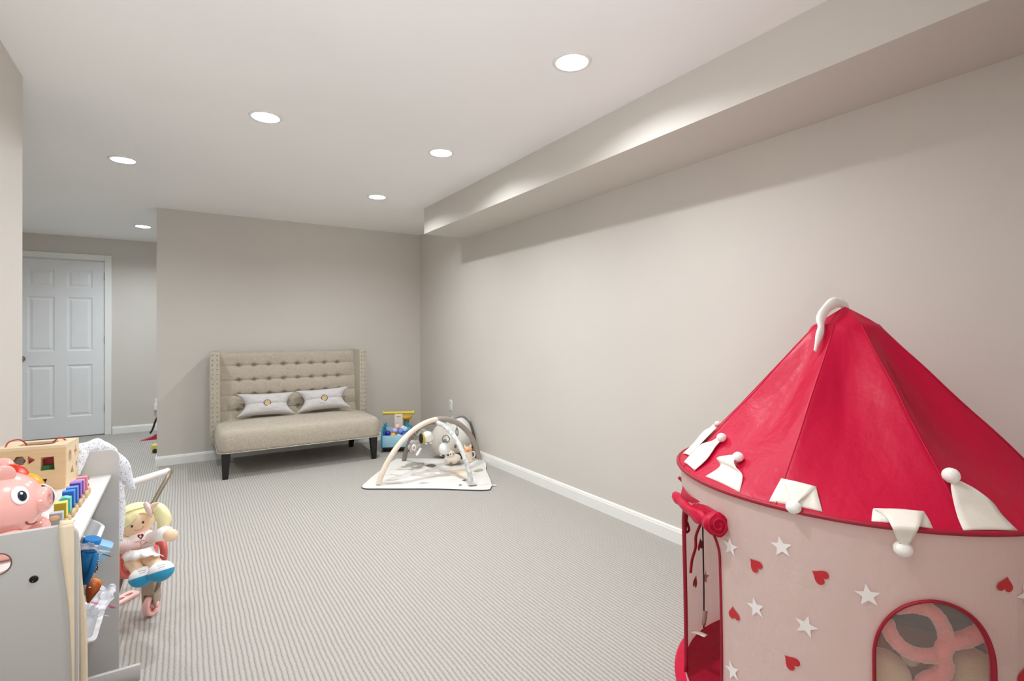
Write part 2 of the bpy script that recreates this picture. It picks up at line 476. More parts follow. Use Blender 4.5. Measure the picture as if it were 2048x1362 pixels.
seat = bobj('seat', bm, M_linen, sofa, sharp=60)
bm = bmesh.new()                                    # piping along the bottom of the seat
add_tube(bm, [(x, y, 0.2185) for x, y in rrect(X0 - 0.002, 4.753, X1 + 0.002, 5.47, 0.077, 6)], 0.0035, 6, closed=True)
bobj('piping', bm, linen_mat('pale_linen_piping', rgb(196, 190, 178)), seat)
NAIL = []
def nail(par, p, n, r=0.0052):
    M = Matrix.Translation(p) @ align(n) @ Matrix.Scale(r, 4)
    if not NAIL: NAIL.append(lathe('nailhead', [(1.05, -0.1), (1, 0.1), (0.88, 0.42), (0.55, 0.66), (0, 0.78)], M_nail, None, 10)); o = NAIL[0]
    else: o = NAIL[0].copy(); COL.objects.link(o)
    o.parent = par; o.matrix_basis = M
for k in range(32): nail(seat, (X0 + 0.04 + k * (X1 - X0 - 0.08) / 31, 4.7535, 0.228), (0, -1, 0), 0.0052)
# wings: slim padded slabs whose front face carries two rows of nails
for sgn, xa, xb in ((-1, 0.222, 0.302), (1, 1.512, 1.578)):
    bm = bmesh.new(); add_box(bm, (xa, 5.22, 0.218), (xb, 5.575, 1.022), 0.010, 3)
    for v in bm.verts:                                # wings rake back a touch and flare outward at the front
        f = (5.575 - v.co.y) / 0.355; v.co.x += sgn * 0.012 * f; v.co.y += 0.02 * (v.co.z - 0.2) * f
    wg = bobj('wing', bm, M_linen, sofa, sharp=60)
    w_ = xb - xa
    for c_ in (0.27, 0.73):
        for k in range(19):
            z = 0.250 + 0.0415 * k; nail(wg, (xa + sgn * 0.012 + w_ * c_, 5.2195 + 0.02 * (z - 0.2), z), (0, -1, 0), 0.0062)
# tufted back
rows = [0.478, 0.615, 0.752, 0.889]; cols_ = [0.450 + 0.1293 * k for k in range(8)]
def back_y(x, z):
    base = 5.395 + 0.075 * (z - 0.4) / 0.6
    dz = min(abs(z - r) for r in rows + [0.341, 1.03]); dx = min(abs(x - c) for c in cols_)
    ph = 1 - math.exp(-(dz / 0.007) ** 2) * 0.16 - math.exp(-(dz / 0.035) ** 2) * 0.22
    dim = 0.0
    for r in rows:
        if abs(z - r) < 0.06: dim += math.exp(-((z - r) ** 2 + dx * dx) / 0.016 ** 2) * 1.1 + 0.35 * math.exp(-((z - r) ** 2 / 0.012 ** 2 + dx * dx / 0.05 ** 2))
    return base - 0.030 * max(-0.6, ph - dim) - 0.004 * noise.noise(Vector((x * 9, z * 14, 3)))
bm = bmesh.new()
nx, nz = 190, 110; xa, xb, za, zb = 0.295, 1.518, 0.36, 1.006
vs, _ = add_surf(bm, lambda u, v: Vector((xa + (xb - xa) * u, back_y(xa + (xb - xa) * u, za + (zb - za) * v) + (0.012 * max(0, (v - 0.955) / 0.045) ** 2), za + (zb - za) * v)), nx, nz)
g = [[vs[i * nz + j] for j in range(nz)] for i in range(nx)]
rim = [g[i][0] for i in range(nx)] + [g[-1][j] for j in range(1, nz)] + [g[i][-1] for i in range(nx - 2, -1, -1)] + [g[0][j] for j in range(nz - 2, 0, -1)]
b2 = [bm.verts.new((v.co.x, 5.57, v.co.z + (0.006 if v.co.z > 0.99 else 0))) for v in rim]
for i in range(len(rim)): bm.faces.new((rim[i], rim[(i + 1) % len(rim)], b2[(i + 1) % len(rim)], b2[i]))
bm.faces.new(b2)
back = bobj('backrest', bm, M_linen, sofa, sharp=50)
bm = bmesh.new(); add_lathe(bm, [(0.0085, -0.003), (0.0085, 0.001), (0.006, 0.0035), (0, 0.0045)], 12, rotm('X', 90))
tb = bobj('tuft_button', bm, M_linen, back); first = True
for r in rows:
    for c_ in cols_:
        o = tb if first else tb.copy()
        if not first: COL.objects.link(o)
        o.parent = back; o.location = (c_, back_y(c_, r) - 0.001, r); first = False
# legs
def leg(x, y, dx, dy):
    bm = bmesh.new()
    top = [(-0.034, -0.03), (0.034, -0.03), (0.034, 0.03), (-0.034, 0.03)]
    A = [bm.verts.new((x + a, y + b, 0.222)) for a, b in top]; B = [bm.verts.new((x + dx + a * 0.6, y + dy + b * 0.62, 0.0)) for a, b in top]
    bm.faces.new(A); bm.faces.new(B[::-1])
    for i in range(4): bm.faces.new((A[i], A[(i + 1) % 4], B[(i + 1) % 4], B[i]))
    bmesh.ops.bevel(bm, geom=list(bm.edges), offset=0.003, segments=2, affect='EDGES')
    bobj('leg', bm, M_blackwood, sofa, sharp=40)
leg(0.307, 4.815, -0.006, -0.005); leg(1.528, 4.825, 0.006, -0.005); leg(0.345, 5.43, 0, 0.02); leg(1.495, 5.43, 0, 0.03)
settle(sofa)

# ------------------------------------------------------------------ pillows
M_pillow = linen_mat('pale_grey_linen', rgb(206, 203, 203), 0.05)
M_wbtn = plain('wood_button', rgb(196, 170, 130), 0.5, 0.15, 90)
M_wrim = plain('dark_wood_rim', rgb(92, 70, 48), 0.5, 0.1)
def pillow(c, rz, tilt, roll, label, seed):
    e = empty('throw_pillow', c, rot=(math.radians(tilt), math.radians(roll), math.radians(rz)))
    tag(e, label, 'pillow', 'lumbar pillows on the settee')
    a, b = 0.252, 0.108; bm = bmesh.new(); n = 48
    def P(u, v, s):
        uu = math.sin(u * PI / 2); vv = math.sin(v * PI / 2)
        wx = a * (1 - 0.30 * (1 - abs(vv) ** 1.6)); wz = b * (1 - 0.10 * (1 - uu * uu))
        th = 0.062 * max(0, (1 - uu ** 4)) ** 0.55 * max(0, (1 - vv ** 4)) ** 0.55
        th *= 1 - 0.16 * math.exp(-(vv / 0.10) ** 2)
        crease = 0.006 * noise.noise(Vector((uu * 3 + seed, vv * 3, s * 2))) + 0.004 * noise.noise(Vector((uu * 9 + seed, vv * 6, s)))
        k = (1 - uu ** 4) * (1 - vv ** 4)
        flap = 0.003 if (vv > 0.02 and s < 0) else 0
        return Vector((uu * wx, s * th + (crease - flap * s) * k * (1 if s < 0 else -1), vv * wz))
    for s in (-1, 1): add_surf(bm, lambda u, v, s=s: P(u * 2 - 1, v * 2 - 1, s), n, n)
    bmesh.ops.remove_doubles(bm, verts=bm.verts, dist=1e-5)
    body = bobj('cushion', bm, M_pillow, e)
    bm = bmesh.new()
    add_tube(bm, [P(u / 40 * 2 - 1, 0.02, -1) + Vector((0, -0.001, 0)) for u in range(1, 40)], 0.0016, 6)
    bobj('flap_seam', bm, plain('pillow_seam', rgb(176, 172, 170), 0.9), body)
    y = P(0, 0, -1).y
    M = Matrix.Translation((0, y - 0.001, 0)) @ rotm('X', 90) @ Matrix.Scale(1.65, 4)
    bt = lathe('button', [(0.0, 0.005), (0.010, 0.005), (0.0135, 0.0062), (0.0175, 0.004), (0.018, 0.0), (0, 0.0)], M_wbtn, e, 24, M)
    bm = bmesh.new(); add_lathe(bm, [(0.0155, 0.0056), (0.0185, 0.005), (0.0195, 0.0), (0.0155, 0.0)], 24, M)
    for sx in (-0.003, 0.003): add_lathe(bm, [(0.0013, 0.0075), (0.0013, 0.003), (0, 0.003), (0, 0.0075)][::-1], 8, M @ Matrix.Translation((sx, 0, -0.0015)))
    bobj('button_rim', bm, M_wrim, bt)
    return e
pillow((0.668, 5.285, 0.530), 2, -20, 1.5, 'grey lumbar pillow with pale wooden button, lying lower by the left wing of the settee', 1.0)
pillow((1.182, 5.290, 0.538), -3, -20, -2.0, 'grey lumbar pillow whose corner sticks up by the right wing of the settee', 5.0)

# ================================================================== PLAY TENT
TX, TY, TR, TZ = 1.807, 0.821, 0.517, 0.73
WR = 0.500                                   # wall radius
def cloth_mat(name, c, translucency=0.35, rough=0.5, sheen=0.0, wr=0.35, c2=None):
    t = NT(name); o = t.obj(); t.b.inputs['Base Color'].default_value = c; t.b.inputs['Roughness'].default_value = rough
    t.b.inputs['Specular IOR Level'].default_value = 0.35
    if sheen: t.b.inputs['Sheen Weight'].default_value = sheen
    mp = t.n('ShaderNodeMapping'); t.l(o, mp.inputs[0]); mp.inputs['Scale'].default_value = (1, 1, 0.35)
    a = t.noise(mp.outputs[0], 14, 4, 0.55); 
    w1 = t.n('ShaderNodeTexNoise'); t.l(o, w1.inputs['Vector']); w1.inputs['Scale'].default_value = 6; w1.inputs['Detail'].default_value = 4; w1.inputs['Distortion'].default_value = 0.5
    h = t.math('ADD', a, t.math('ABSOLUTE', t.math('SUBTRACT', w1.outputs['Fac'], 0.5)))
    t.bump(h, wr, 0.012)
    bn = [n for n in t.t.nodes if n.type == 'BUMP'][0]
    tr = t.n('ShaderNodeBsdfTranslucent'); tr.inputs[0].default_value = c2 or c; t.l(bn.outputs[0], tr.inputs['Normal'])
    mx = t.n('ShaderNodeMixShader'); mx.inputs[0].default_value = translucency
    t.l(t.b.outputs[0], mx.inputs[1]); t.l(tr.outputs[0], mx.inputs[2]); t.l(mx.outputs[0], t.out.inputs[0]); return t.m
M_red = cloth_mat('crimson_nylon', rgb(214, 16, 66), 0.26, 0.40, 0.0, 0.42)
M_dred = plain('dark_crimson_piping', rgb(160, 12, 44), 0.5)
M_pink = cloth_mat('pale_pink_nylon', rgb(251, 229, 223), 0.36, 0.5, 0.0, 0.45)
M_heart = plain('red_print', rgb(196, 40, 46), 0.5); M_star = plain('white_print', rgb(245, 240, 238), 0.5)
M_felt = plain('cream_felt', rgb(238, 232, 222), 0.85, 0.03, 20, 0.15, 120, sheen=0.3)
M_pom = plain('white_fleece', rgb(246, 243, 238), 0.95, 0.03, 20, 0.4, 180, sheen=0.6)

tent = empty('play_tent', (TX, TY, 0)); tag(tent, 'round pink castle play tent with crimson pointed roof, hearts and stars', 'play tent')
RIDGE = [math.radians(a) for a in (4, 49, 95, 142, 187, 231, 275, 320)]
def sag(th):
    th = th % (2 * PI); R_ = RIDGE + [RIDGE[0] + 2 * PI]
    if th < RIDGE[0]: th += 2 * PI
    for a, b in zip(R_, R_[1:]):
        if a <= th <= b: u = (th - a) / (b - a); return math.sin(PI * u) ** 1.0
    return 0
KZ, KR, AZ = 1.203, 0.090, 1.262
def roof_p(th, t, off=0.0):
    """t 0 rim .. 0.9 knee .. 1 apex"""
    if t <= 0.9:
        u = t / 0.9; z = TZ + (KZ - TZ) * u; r = TR + (KR - TR) * u
        r -= 0.055 * math.sin(PI * min(1, u * 1.02)) ** 0.8 * sag(th) * (1 - 0.35 * u)
        z -= 0.012 * math.sin(PI * u) * sag(th)
        r += 0.006 * math.sin(PI * u) * noise.noise(Vector((math.cos(th) * 2.5, math.sin(th) * 2.5, u * 4)))
        r += 0.003 * math.sin(PI * u) * noise.noise(Vector((math.cos(th) * 9, math.sin(th) * 9, u * 5 + 3)))
    else:
        u = (t - 0.9) / 0.1; z = KZ + (AZ - KZ) * (u ** 0.9); r = KR * (1 - u)
        r -= 0.010 * sag(th) * (1 - u)
    n = Vector((math.cos(th), math.sin(th), 0.95)).normalized()
    return Vector((TX + r * math.cos(th), TY + r * math.sin(th), z)) + n * off
def roof_hit(px, py, off=0.004):
    """point of the roof under a ray from the lens, found by marching"""
    d = ray(px, py); best = None; prev = None; k = 0.9
    while k < 2.6:
        p = Vector((0, 0, H)) + d * k; rr = math.hypot(p.x - TX, p.y - TY); th = math.atan2(p.y - TY, p.x - TX)
        u = (p.z - TZ) / (KZ - TZ)
        if -0.06 <= u <= 1:
            q_ = roof_p(th, 0.9 * max(0, u)); rs = math.hypot(q_.x - TX, q_.y - TY)
            if rr - rs < off: return p
            if best is None or rr - rs < best[0]: best = (rr - rs, p)
        k += 0.004
    return best[1]
def cyl_hit(px, py, R=WR, far=False):
    d = ray(px, py); a = d.x ** 2 + d.y ** 2; b = -2 * (d.x * TX + d.y * TY); c = TX ** 2 + TY ** 2 - R * R
    D = b * b - 4 * a * c; D = max(D, 0); t = (-b + (1 if far else -1) * math.sqrt(D)) / (2 * a); p = Vector((0, 0, H)) + d * t
    return math.atan2(p.y - TY, p.x - TX), p.z
def thd(px, py=1100, R=WR, far=False): return math.degrees(cyl_hit(px, py, R, far)[0]) % 360

def solid(o, th=0.0015, off=0):
    m_ = o.modifiers.new('thickness', 'SOLIDIFY'); m_.thickness = th; m_.offset = off; return o
bm = bmesh.new(); NU, NV = 256, 90
vs = []
top = bm.verts.new((TX, TY, AZ))
for i in range(NU):
    th = 2 * PI * i / NU; vs.append([bm.verts.new(roof_p(th, (j / NV) if j <= NV else 1)) for j in range(NV)])
for i in range(NU):
    A, B = vs[i], vs[(i + 1) % NU]
    for j in range(NV - 1): bm.faces.new((A[j], B[j], B[j + 1], A[j + 1]))
    bm.faces.new((A[-1], B[-1], top))
roof = bobj('roof', bm, M_red, tent); solid(roof)
bm = bmesh.new()
for a in RIDGE:                                        # sewn seams down the ridges
    add_tube(bm, [roof_p(a, 0.9 * k / 40, 0.0005) for k in range(41)], 0.0017, 5)
bobj('roof_seam', bm, M_red, roof)
tube('rim_piping', [(TX + TR * math.cos(a), TY + TR * math.sin(a), TZ) for a in [2 * PI * k / 128 for k in range(128)]], 0.0065, M_dred, tent, seg=10, closed=True)

# wall ---------------------------------------------------------------
D0, D1 = thd(1441, 1200), 137.0                       # door between these angles
if D0 < D1: D0, D1 = D1, D0
wl, wr_ = cyl_hit(1749, 1330), cyl_hit(1985, 1330); wt = cyl_hit(1868, 1201)
def dg(a): return math.degrees(a) % 360
W0, W1 = sorted((dg(wl[0]), dg(wr_[0]))); WC = (W0 + W1) / 2; WH = (W1 - W0) / 2
WZ1 = wt[1]; WZa = WZ1 - 0.150; WZ0 = 0.20
def in_win(a, z):
    if z < WZ0 or z > WZ1: return False
    if z < WZa: return abs(a - WC) < WH
    return abs(a - WC) < WH * math.sqrt(max(0, 1 - ((z - WZa) / (WZ1 - WZa)) ** 2))
DZ1 = 0.625; DC = (D0 + D1) / 2; DH = abs(D0 - D1) / 2
def in_door(a, z):
    if z > DZ1 or z < 0.03: return False
    lim = DH if z < DZ1 - 0.10 else DH * math.sqrt(max(0, 1 - ((z - DZ1 + 0.10) / 0.10) ** 2))
    return abs(a - DC) < lim
def wall_p(a, z, off=0.0):
    th = math.radians(a); u = z / TZ
    r = WR + 0.010 * (u ** 3) - 0.006 * math.sin(PI * u) * sag(th) + 0.004 * noise.noise(Vector((math.cos(th) * 4, math.sin(th) * 4, z * 3))) * math.sin(PI * u)
    return Vector((TX + (r + off) * math.cos(th), TY + (r + off) * math.sin(th), z))
bm = bmesh.new(); NU, NV = 720, 140
vs = [[bm.verts.new(wall_p(360 * i / NU, 0.006 + (TZ - 0.006) * j / (NV - 1))) for j in range(NV)] for i in range(NU)]
for i in range(NU):
    for j in range(NV - 1):
        a = 360 * (i + 0.5) / NU; z = 0.006 + (TZ - 0.006) * (j + 0.5) / (NV - 1)
        if in_win(a, z) or in_door(a, z): continue
        bm.faces.new((vs[i][j], vs[(i + 1) % NU][j], vs[(i + 1) % NU][j + 1], vs[i][j + 1]))
bmesh.ops.delete(bm, geom=[v for v in bm.verts if not v.link_faces], context='VERTS')
HEART = []
for k in range(28):
    t_ = 2 * PI * k / 28; HEART.append((16 * math.sin(t_) ** 3 / 34, -(13 * math.cos(t_) - 5 * math.cos(2 * t_) - 2 * math.cos(3 * t_) - math.cos(4 * t_)) / 34))   # tip up
STAR = [((0.5 if k % 2 == 0 else 0.21) * math.sin(PI * k / 5), (0.5 if k % 2 == 0 else 0.21) * math.cos(PI * k / 5)) for k in range(10)]
def decal(poly, a0, z0, size, rot, mi, off):
    c = bm.verts.new(wall_p(a0, z0, off)); ring = []; r_ = math.radians(rot)
    for x, y in poly:
        X = (x * math.cos(r_) - y * math.sin(r_)) * size; Y = (x * math.sin(r_) + y * math.cos(r_)) * size
        ring.append(bm.verts.new(wall_p(a0 + math.degrees(X / WR), z0 + Y, off)))
    for i in range(len(ring)):
        f = bm.faces.new((c, ring[i], ring[(i + 1) % len(ring)])); f.material_index = mi
for px, py, rot in ((1513, 1130, 50), (1641, 1152, 62), (2006, 1168, -12), (1467, 1228, 12), (1584, 1324, 52), (2050, 1352, 0)):
    a, z = cyl_hit(px, py); decal(HEART, dg(a), z, 0.042, rot, 1, 0.0025)
for px, py, rot in ((1565, 1092, 10), (1735, 1190, 8), (1612, 1252, -12), (1512, 1215, 15), (1463, 1093, 0), (1463, 1342, 20), (2050, 1188, 25)):
    a, z = cyl_hit(px, py); decal(STAR, dg(a), z, 0.056, rot, 2, 0.0025)
for px, py, rot in ((1399, 1089, 0), (1387, 1163, 30)):
    a, z = cyl_hit(px, py, far=True); decal(HEART, dg(a), z, 0.055, rot, 1, -0.003)
a, z = cyl_hit(1409, 1155, far=True); decal(STAR, dg(a), z, 0.06, 10, 2, -0.003)
for k in range(14):                                    # the rest of the print, round the back
    a = (D1 - 12 - k * 15.5) % 360; z = 0.12 + 0.5 * ((k * 0.377) % 1)
    if 100 < a < 125: continue
    decal(HEART if k % 2 else STAR, a, z, 0.05 if k % 2 else 0.062, k * 40, 1 if k % 2 else 2, 0.0025)
wall = bobj('wall_panel', bm, [M_pink, M_heart, M_star], tent)
# window: piping, mesh
def win_path(n=60):
    P = [(WC - WH, WZ0), (WC - WH, WZa)]
    P = [(WC - WH, WZ0 + (WZa - WZ0) * k / 10) for k in range(10)] + [(WC - WH * math.cos(PI * k / n), WZa + (WZ1 - WZa) * math.sin(PI * k / n)) for k in range(n + 1)] + [(WC + WH, WZa - (WZa - WZ0) * k / 10) for k in range(1, 11)]
    return P + [(WC + WH - 2 * WH * k / 16, WZ0) for k in range(1, 16)]
wp = win_path()
bm = bmesh.new()
pts = [wall_p(a, z, 0.003) for a, z in wp]; add_tube(bm, pts, 0.0085, 8, closed=True, flat=0.45)
bobj('window_piping', bm, M_dred, tent)
t = NT('window_netting'); o = t.obj(); sp = t.n('ShaderNodeSeparateXYZ'); t.l(o, sp.inputs[0])
f = t.math('MULTIPLY_ADD', t.math('SINE', t.math('MULTIPLY', t.math('ADD', sp.outputs[2], t.math('MULTIPLY', t.noise(o, 20, 2), 0.004)), 2 * PI / 0.0032)), 0.05, 0.24)
t.set(Base_Color=rgb(226, 214, 205), Roughness=0.6, Alpha=f); M_net = t.m
bm = bmesh.new()
NW = 26; NZ = 40; g = []
for i in range(NW + 1):
    a = WC - WH + 2 * WH * i / NW; zt = WZa + (WZ1 - WZa) * math.sqrt(max(0, 1 - ((a - WC) / WH) ** 2))
    g.append([bm.verts.new(wall_p(a, WZ0 + (zt - WZ0) * j / NZ, 0.001)) for j in range(NZ + 1)])
for i in range(NW):
    for j in range(NZ): bm.faces.new((g[i][j], g[i + 1][j], g[i + 1][j + 1], g[i][j + 1]))
bobj('window_netting', bm, M_net, tent)
# door piping (arch edge)
dp = [(DC + DH, 0.03 + (DZ1 - 0.13) * k / 20) for k in range(20)] + [(DC + DH * math.cos(PI * k / 30), DZ1 - 0.10 + 0.10 * math.sin(PI * k / 30)) for k in range(31)] + [(DC - DH, 0.03 + (DZ1 - 0.13) * (1 - k / 20)) for k in range(1, 21)]
bm = bmesh.new(); add_tube(bm, [wall_p(a, z, 0.001) for a, z in dp], 0.0065, 8, flat=0.5)
bobj('door_piping', bm, M_dred, tent)
# seam pole seen through the doorway
a, z = cyl_hit(1403, 1150, far=True)
tube('support_pole', [wall_p(dg(a), 0.02 + 0.69 * k / 10, -0.008) for k in range(11)], 0.003, plain('dark_pole', rgb(70, 62, 60), 0.5), tent)
for a in (192, 244, 290, 340, 30):
    tube('support_pole', [wall_p(a, 0.02 + 0.69 * k / 10, -0.009) for k in range(11)], 0.004, plain('white_pole', rgb(225, 215, 212), 0.5), tent)
# floor
lathe('floor_mat', [(0.0, 0.010), (0.49, 0.010), (0.512, 0.012), (0.528, 0.011), (0.534, 0.005), (0.528, 0.0005), (0.0, 0.0005)], M_red, tent, 96, loc=(TX, TY, 0))
# rolled door flap tied above the opening
pA = Vector(at(1433, 1049, 0, 0)) if False else None
def on_wall(px, py, off):
    a, z = cyl_hit(px, py, WR + off); return Vector((TX + (WR + off) * math.cos(a), TY + (WR + off) * math.sin(a), z))
e1 = on_wall(1434, 1050, 0.035)
v = Vector((math.cos(math.radians(132)), math.sin(math.radians(132)), 0))
e2 = ray(1352, 992) * 1.83 + Vector((0, 0, H))
mid = (e1 + e2) / 2 + Vector((-0.01, 0.0, -0.006))
rp = catmull([e1, e1.lerp(mid, 0.5) + Vector((0, 0, -0.002)), mid, mid.lerp(e2, 0.5), e2], 8)
bm = bmesh.new()
n_ = len(rp); rad = [0.023 + 0.010 * math.exp(-((k / n_) / 0.10) ** 2) + 0.0015 * math.sin(k * 0.7) - 0.007 * (k / n_) for k in range(n_)]
for k in (5, 6, 7): rad[k] -= 0.007
add_tube(bm, rp, rad, 22, rfn=lambda u, a: 1 + 0.07 * math.sin(3 * a + 9 * u) + 0.04 * math.sin(7 * a + 20 * u))
roll = bobj('rolled_flap', bm, M_red, tent)
bm = bmesh.new(); T_, N_, B_ = frames(rp)                # the spiral end of the roll
sp_ = []
for k in range(70):
    u = k / 69; a = u * 3.9 * PI + 0.5 * math.sin(u * 9); r_ = 0.004 + 0.026 * u
    sp_.append(rp[0] - T_[0] * (0.006 + 0.010 * (1 - u)) + N_[0] * (r_ * math.cos(a)) + B_[0] * (r_ * math.sin(a)))
add_tube(bm, sp_, 0.0032, 6); bobj('flap_coil', bm, M_red, roll)
bm = bmesh.new()                                        # loose cloth running from the roll up to the rim
def cl(u, v_):
    a = rp[int(u * (n_ - 1) * 0.75) + 2 if int(u * (n_ - 1) * 0.75) + 2 < n_ else n_ - 1]
    th_ = math.atan2(a.y - TY, a.x - TX); q_ = wall_p(math.degrees(th_), 0.66, 0.002)
    p = a.lerp(q_, v_); return p + Vector((0.004 * math.sin(9 * u + 5 * v_), 0, 0))
add_surf(bm, cl, 24, 8); solid(bobj('flap_cloth', bm, M_red, tent))
# ties
def ribbon(name, P, w_, mat, par, n=6, up=None, taper=0.0):
    P = catmull(P, n); T_, N_, B_ = frames(P); bm = bmesh.new(); prev = None
    for k, p in enumerate(P):
        side = (up.cross(T_[k]).normalized() if up else B_[k]) * (w_ / 2 * (1 - taper * k / (len(P) - 1)))
        nn = T_[k].cross(side).normalized() * 0.0007
        cur = [bm.verts.new(p - side - nn), bm.verts.new(p + side - nn), bm.verts.new(p + side + nn), bm.verts.new(p - side + nn)]
        if prev:
            for i in range(4): bm.faces.new((prev[i], prev[(i + 1) % 4], cur[(i + 1) % 4], cur[i]))
        else: bm.faces.new(cur[::-1])
        prev = cur
    bm.faces.new(prev); return bobj(name, bm, mat, par)
O = Vector((0, 0, H))
def R3(px, py, k): return O + ray(px, py) * k
ribbon('tie_ribbon', [R3(1357, 954, 1.84), R3(1368, 965, 1.83), R3(1378, 974, 1.80)], 0.011, M_dred, tent, up=AF)
ribbon('tie_ribbon', [R3(1378, 1005, 1.79), R3(1374, 1030, 1.79), R3(1371, 1062, 1.79), R3(1378, 1060, 1.80), R3(1374, 1044, 1.80)], 0.009, M_dred, tent, up=AF)
ribbon('tie_ribbon', [R3(1402, 1046, 1.68), R3(1392, 1072, 1.69), R3(1391, 1095, 1.70), R3(1384, 1120, 1.71), R3(1381, 1146, 1.71)], 0.009, M_dred, tent, up=AF)
# sewn care label
ribbon('care_label', [R3(1383, 1262, 1.77), R3(1398, 1266, 1.74), R3(1412, 1272, 1.72)], 0.022, M_felt, tent)
ribbon('care_label', [R3(1411, 1222, 1.84), R3(1407, 1250, 1.84)], 0.016, plain('grey_label', rgb(206, 190, 182), 0.8), tent, up=AF)

# felt icicle flags along the rim --------------------------------------
def flag(sections, pom, pr_, name='felt_flag', n=6, off=0.004, thick=0.0022):
    """sections: [(L,R)...] 3-D points; smooth strip, pompom at the tip"""
    Ls = catmull([s[0] for s in sections], n); Rs = catmull([s[1] for s in sections], n)
    bm = bmesh.new(); W_ = 7
    def f_(u, v_):
        i = min(int(round(u * (len(Ls) - 1))), len(Ls) - 1); p = Ls[i].lerp(Rs[i], v_)
        w3 = (Rs[i] - Ls[i]).length
        return p + Vector((0, 0, 1)) * (0.05 * w3 * math.sin(PI * v_) * (0.3 + 0.7 * abs(math.sin(7 * u))))
    add_surf(bm, f_, len(Ls), W_)
    o = bobj(name, bm, M_felt, tent); solid(o, thick)
    if pom is not None:
        b_ = ball('pompom', pom, pr_, M_pom, o, 20, 12, fn=lambda p: 1 + 0.06 * noise.noise(p * 4))
    return o
rh = roof_hit
flag([(rh(1366, 907, 0.008), rh(1378, 911, 0.010)), (rh(1385, 889, 0.010), rh(1395, 894, 0.012)), (rh(1403, 868, 0.010), rh(1414, 874, 0.012)), (rh(1425, 852, 0.010), rh(1431, 857, 0.010))], rh(1435, 848, 0.010), (0.012, 0.011, 0.011))
flag([(rh(1368, 924, 0.010), rh(1389, 941, 0.010)), (rh(1388, 902, 0.014), rh(1412, 920, 0.014)), (rh(1404, 888, 0.014), rh(1424, 904, 0.014)), (rh(1424, 882, 0.014), rh(1432, 892, 0.014)), (rh(1438, 873, 0.014), rh(1443, 880, 0.014))], rh(1443, 875, 0.014), (0.017, 0.014, 0.014))
flag([(rh(1411, 953), rh(1479, 985)), (rh(1440, 933, 0.012), rh(1485, 952, 0.008)), (rh(1434, 916, 0.03), rh(1472, 935, 0.03)), (rh(1455, 911, 0.035), rh(1468, 922, 0.03)), (rh(1472, 910, 0.024), rh(1475, 918, 0.022))], rh(1476, 914, 0.02), (0.017, 0.015, 0.015))
flag([(rh(1538, 1003, 0.006), rh(1645, 1024, 0.006)), (rh(1550, 980, 0.009), rh(1638, 998, 0.009)), (rh(1562, 958, 0.010), rh(1632, 975, 0.010))], None, 0)
flag([(rh(1562, 957, 0.014), rh(1633, 974, 0.014)), (rh(1572, 975, 0.022), rh(1620, 985, 0.022)), (rh(1579, 993, 0.024), rh(1603, 998, 0.024)), (rh(1584, 1006, 0.018), rh(1592, 1008, 0.018))], rh(1587, 1014, 0.024), (0.018, 0.018, 0.016))
flag([(rh(1743, 1043), rh(1866, 1058)), (rh(1744, 1030, 0.005), rh(1858, 1040, 0.005)), (rh(1746, 1018, 0.006), rh(1848, 1024, 0.006))], None, 0)
def hang(px, py, o_): return on_wall(px, py, o_)
flag([(rh(1747, 1017, 0.010), rh(1848, 1023, 0.010)), (rh(1770, 1032, 0.016), rh(1844, 1038, 0.016)), (hang(1783, 1052, 0.050), hang(1838, 1055, 0.050)), (hang(1792, 1075, 0.042), hang(1826, 1077, 0.042)), (hang(1798, 1087, 0.036), hang(1818, 1088, 0.036))], hang(1806, 1098, 0.030), (0.019, 0.019, 0.017))
flag([(rh(1927, 1061, 0.007), rh(2036, 1062, 0.007)), (rh(1916, 1035, 0.010), rh(2004, 1030, 0.010)), (rh(1908, 1005, 0.012), rh(1984, 1004, 0.012)), (rh(1903, 980, 0.014), rh(1950, 978, 0.014)), (rh(1902, 964, 0.010), rh(1922, 963, 0.010))], rh(1902, 951, 0.020), (0.019, 0.018, 0.018))
# floppy white tip at the peak
pk = [R3(1693, 618, 1.70), R3(1684, 607, 1.69), R3(1668, 606, 1.67), R3(1653, 617, 1.65), R3(1641, 638, 1.63), R3(1642, 656, 1.615), R3(1636, 678, 1.60), R3(1630, 702, 1.59)]
pk = catmull(pk, 6); m_ = len(pk)
tube('peak_flag', pk, [0.004 + 0.0145 * math.sin(PI * min(1, 0.14 + 0.86 * k / m_)) ** 0.7 + (0.0015 * math.sin(k * 0.6)) for k in range(m_)], M_pom, tent, seg=14, flat=0.55)
settle(tent)

# things lying inside the tent ------------------------------------------
M_plush = plain('beige_plush', rgb(206, 180, 148), 0.95, 0.08, 30, 0.5, 160, sheen=0.5)
M_fluff = plain('pink_fluff', rgb(238, 142, 140), 0.95, 0.10, 50, 0.9, 220, sheen=0.8)
def wallc(px, py, depth): 
    """a point DEPTH metres behind the netting along the line of sight"""
    a, z = cyl_hit(px, py); d = ray(px, py); p = Vector((TX + WR * math.cos(a), TY + WR * math.sin(a), z)); return p + d.normalized() * depth
bear = empty('plush_bear', (0, 0, 0)); c1 = wallc(1768, 1335, 0.115); c2 = wallc(1945, 1345, 0.115)
bear.location = (c1.x, c1.y, 0.011); tag(bear, 'beige plush bear sitting inside the tent at the lower left of its netting window', 'plush toy')
bm = bmesh.new(); zc = c1.z - 0.02
add_ball(bm, (c1.x, c1.y, 0.011 + (zc) * 0.46), (0.058, 0.058, zc * 0.50)); b_ = bobj('body', bm, M_plush, bear)
h_ = ball('head', (c1.x, c1.y, zc), (0.058, 0.058, 0.062), M_plush, bear)
for sx in (-1, 1): ball('ear', (c1.x + sx * 0.045, c1.y - sx * 0.04, zc + 0.055), (0.024, 0.02, 0.024), M_plush, bear)
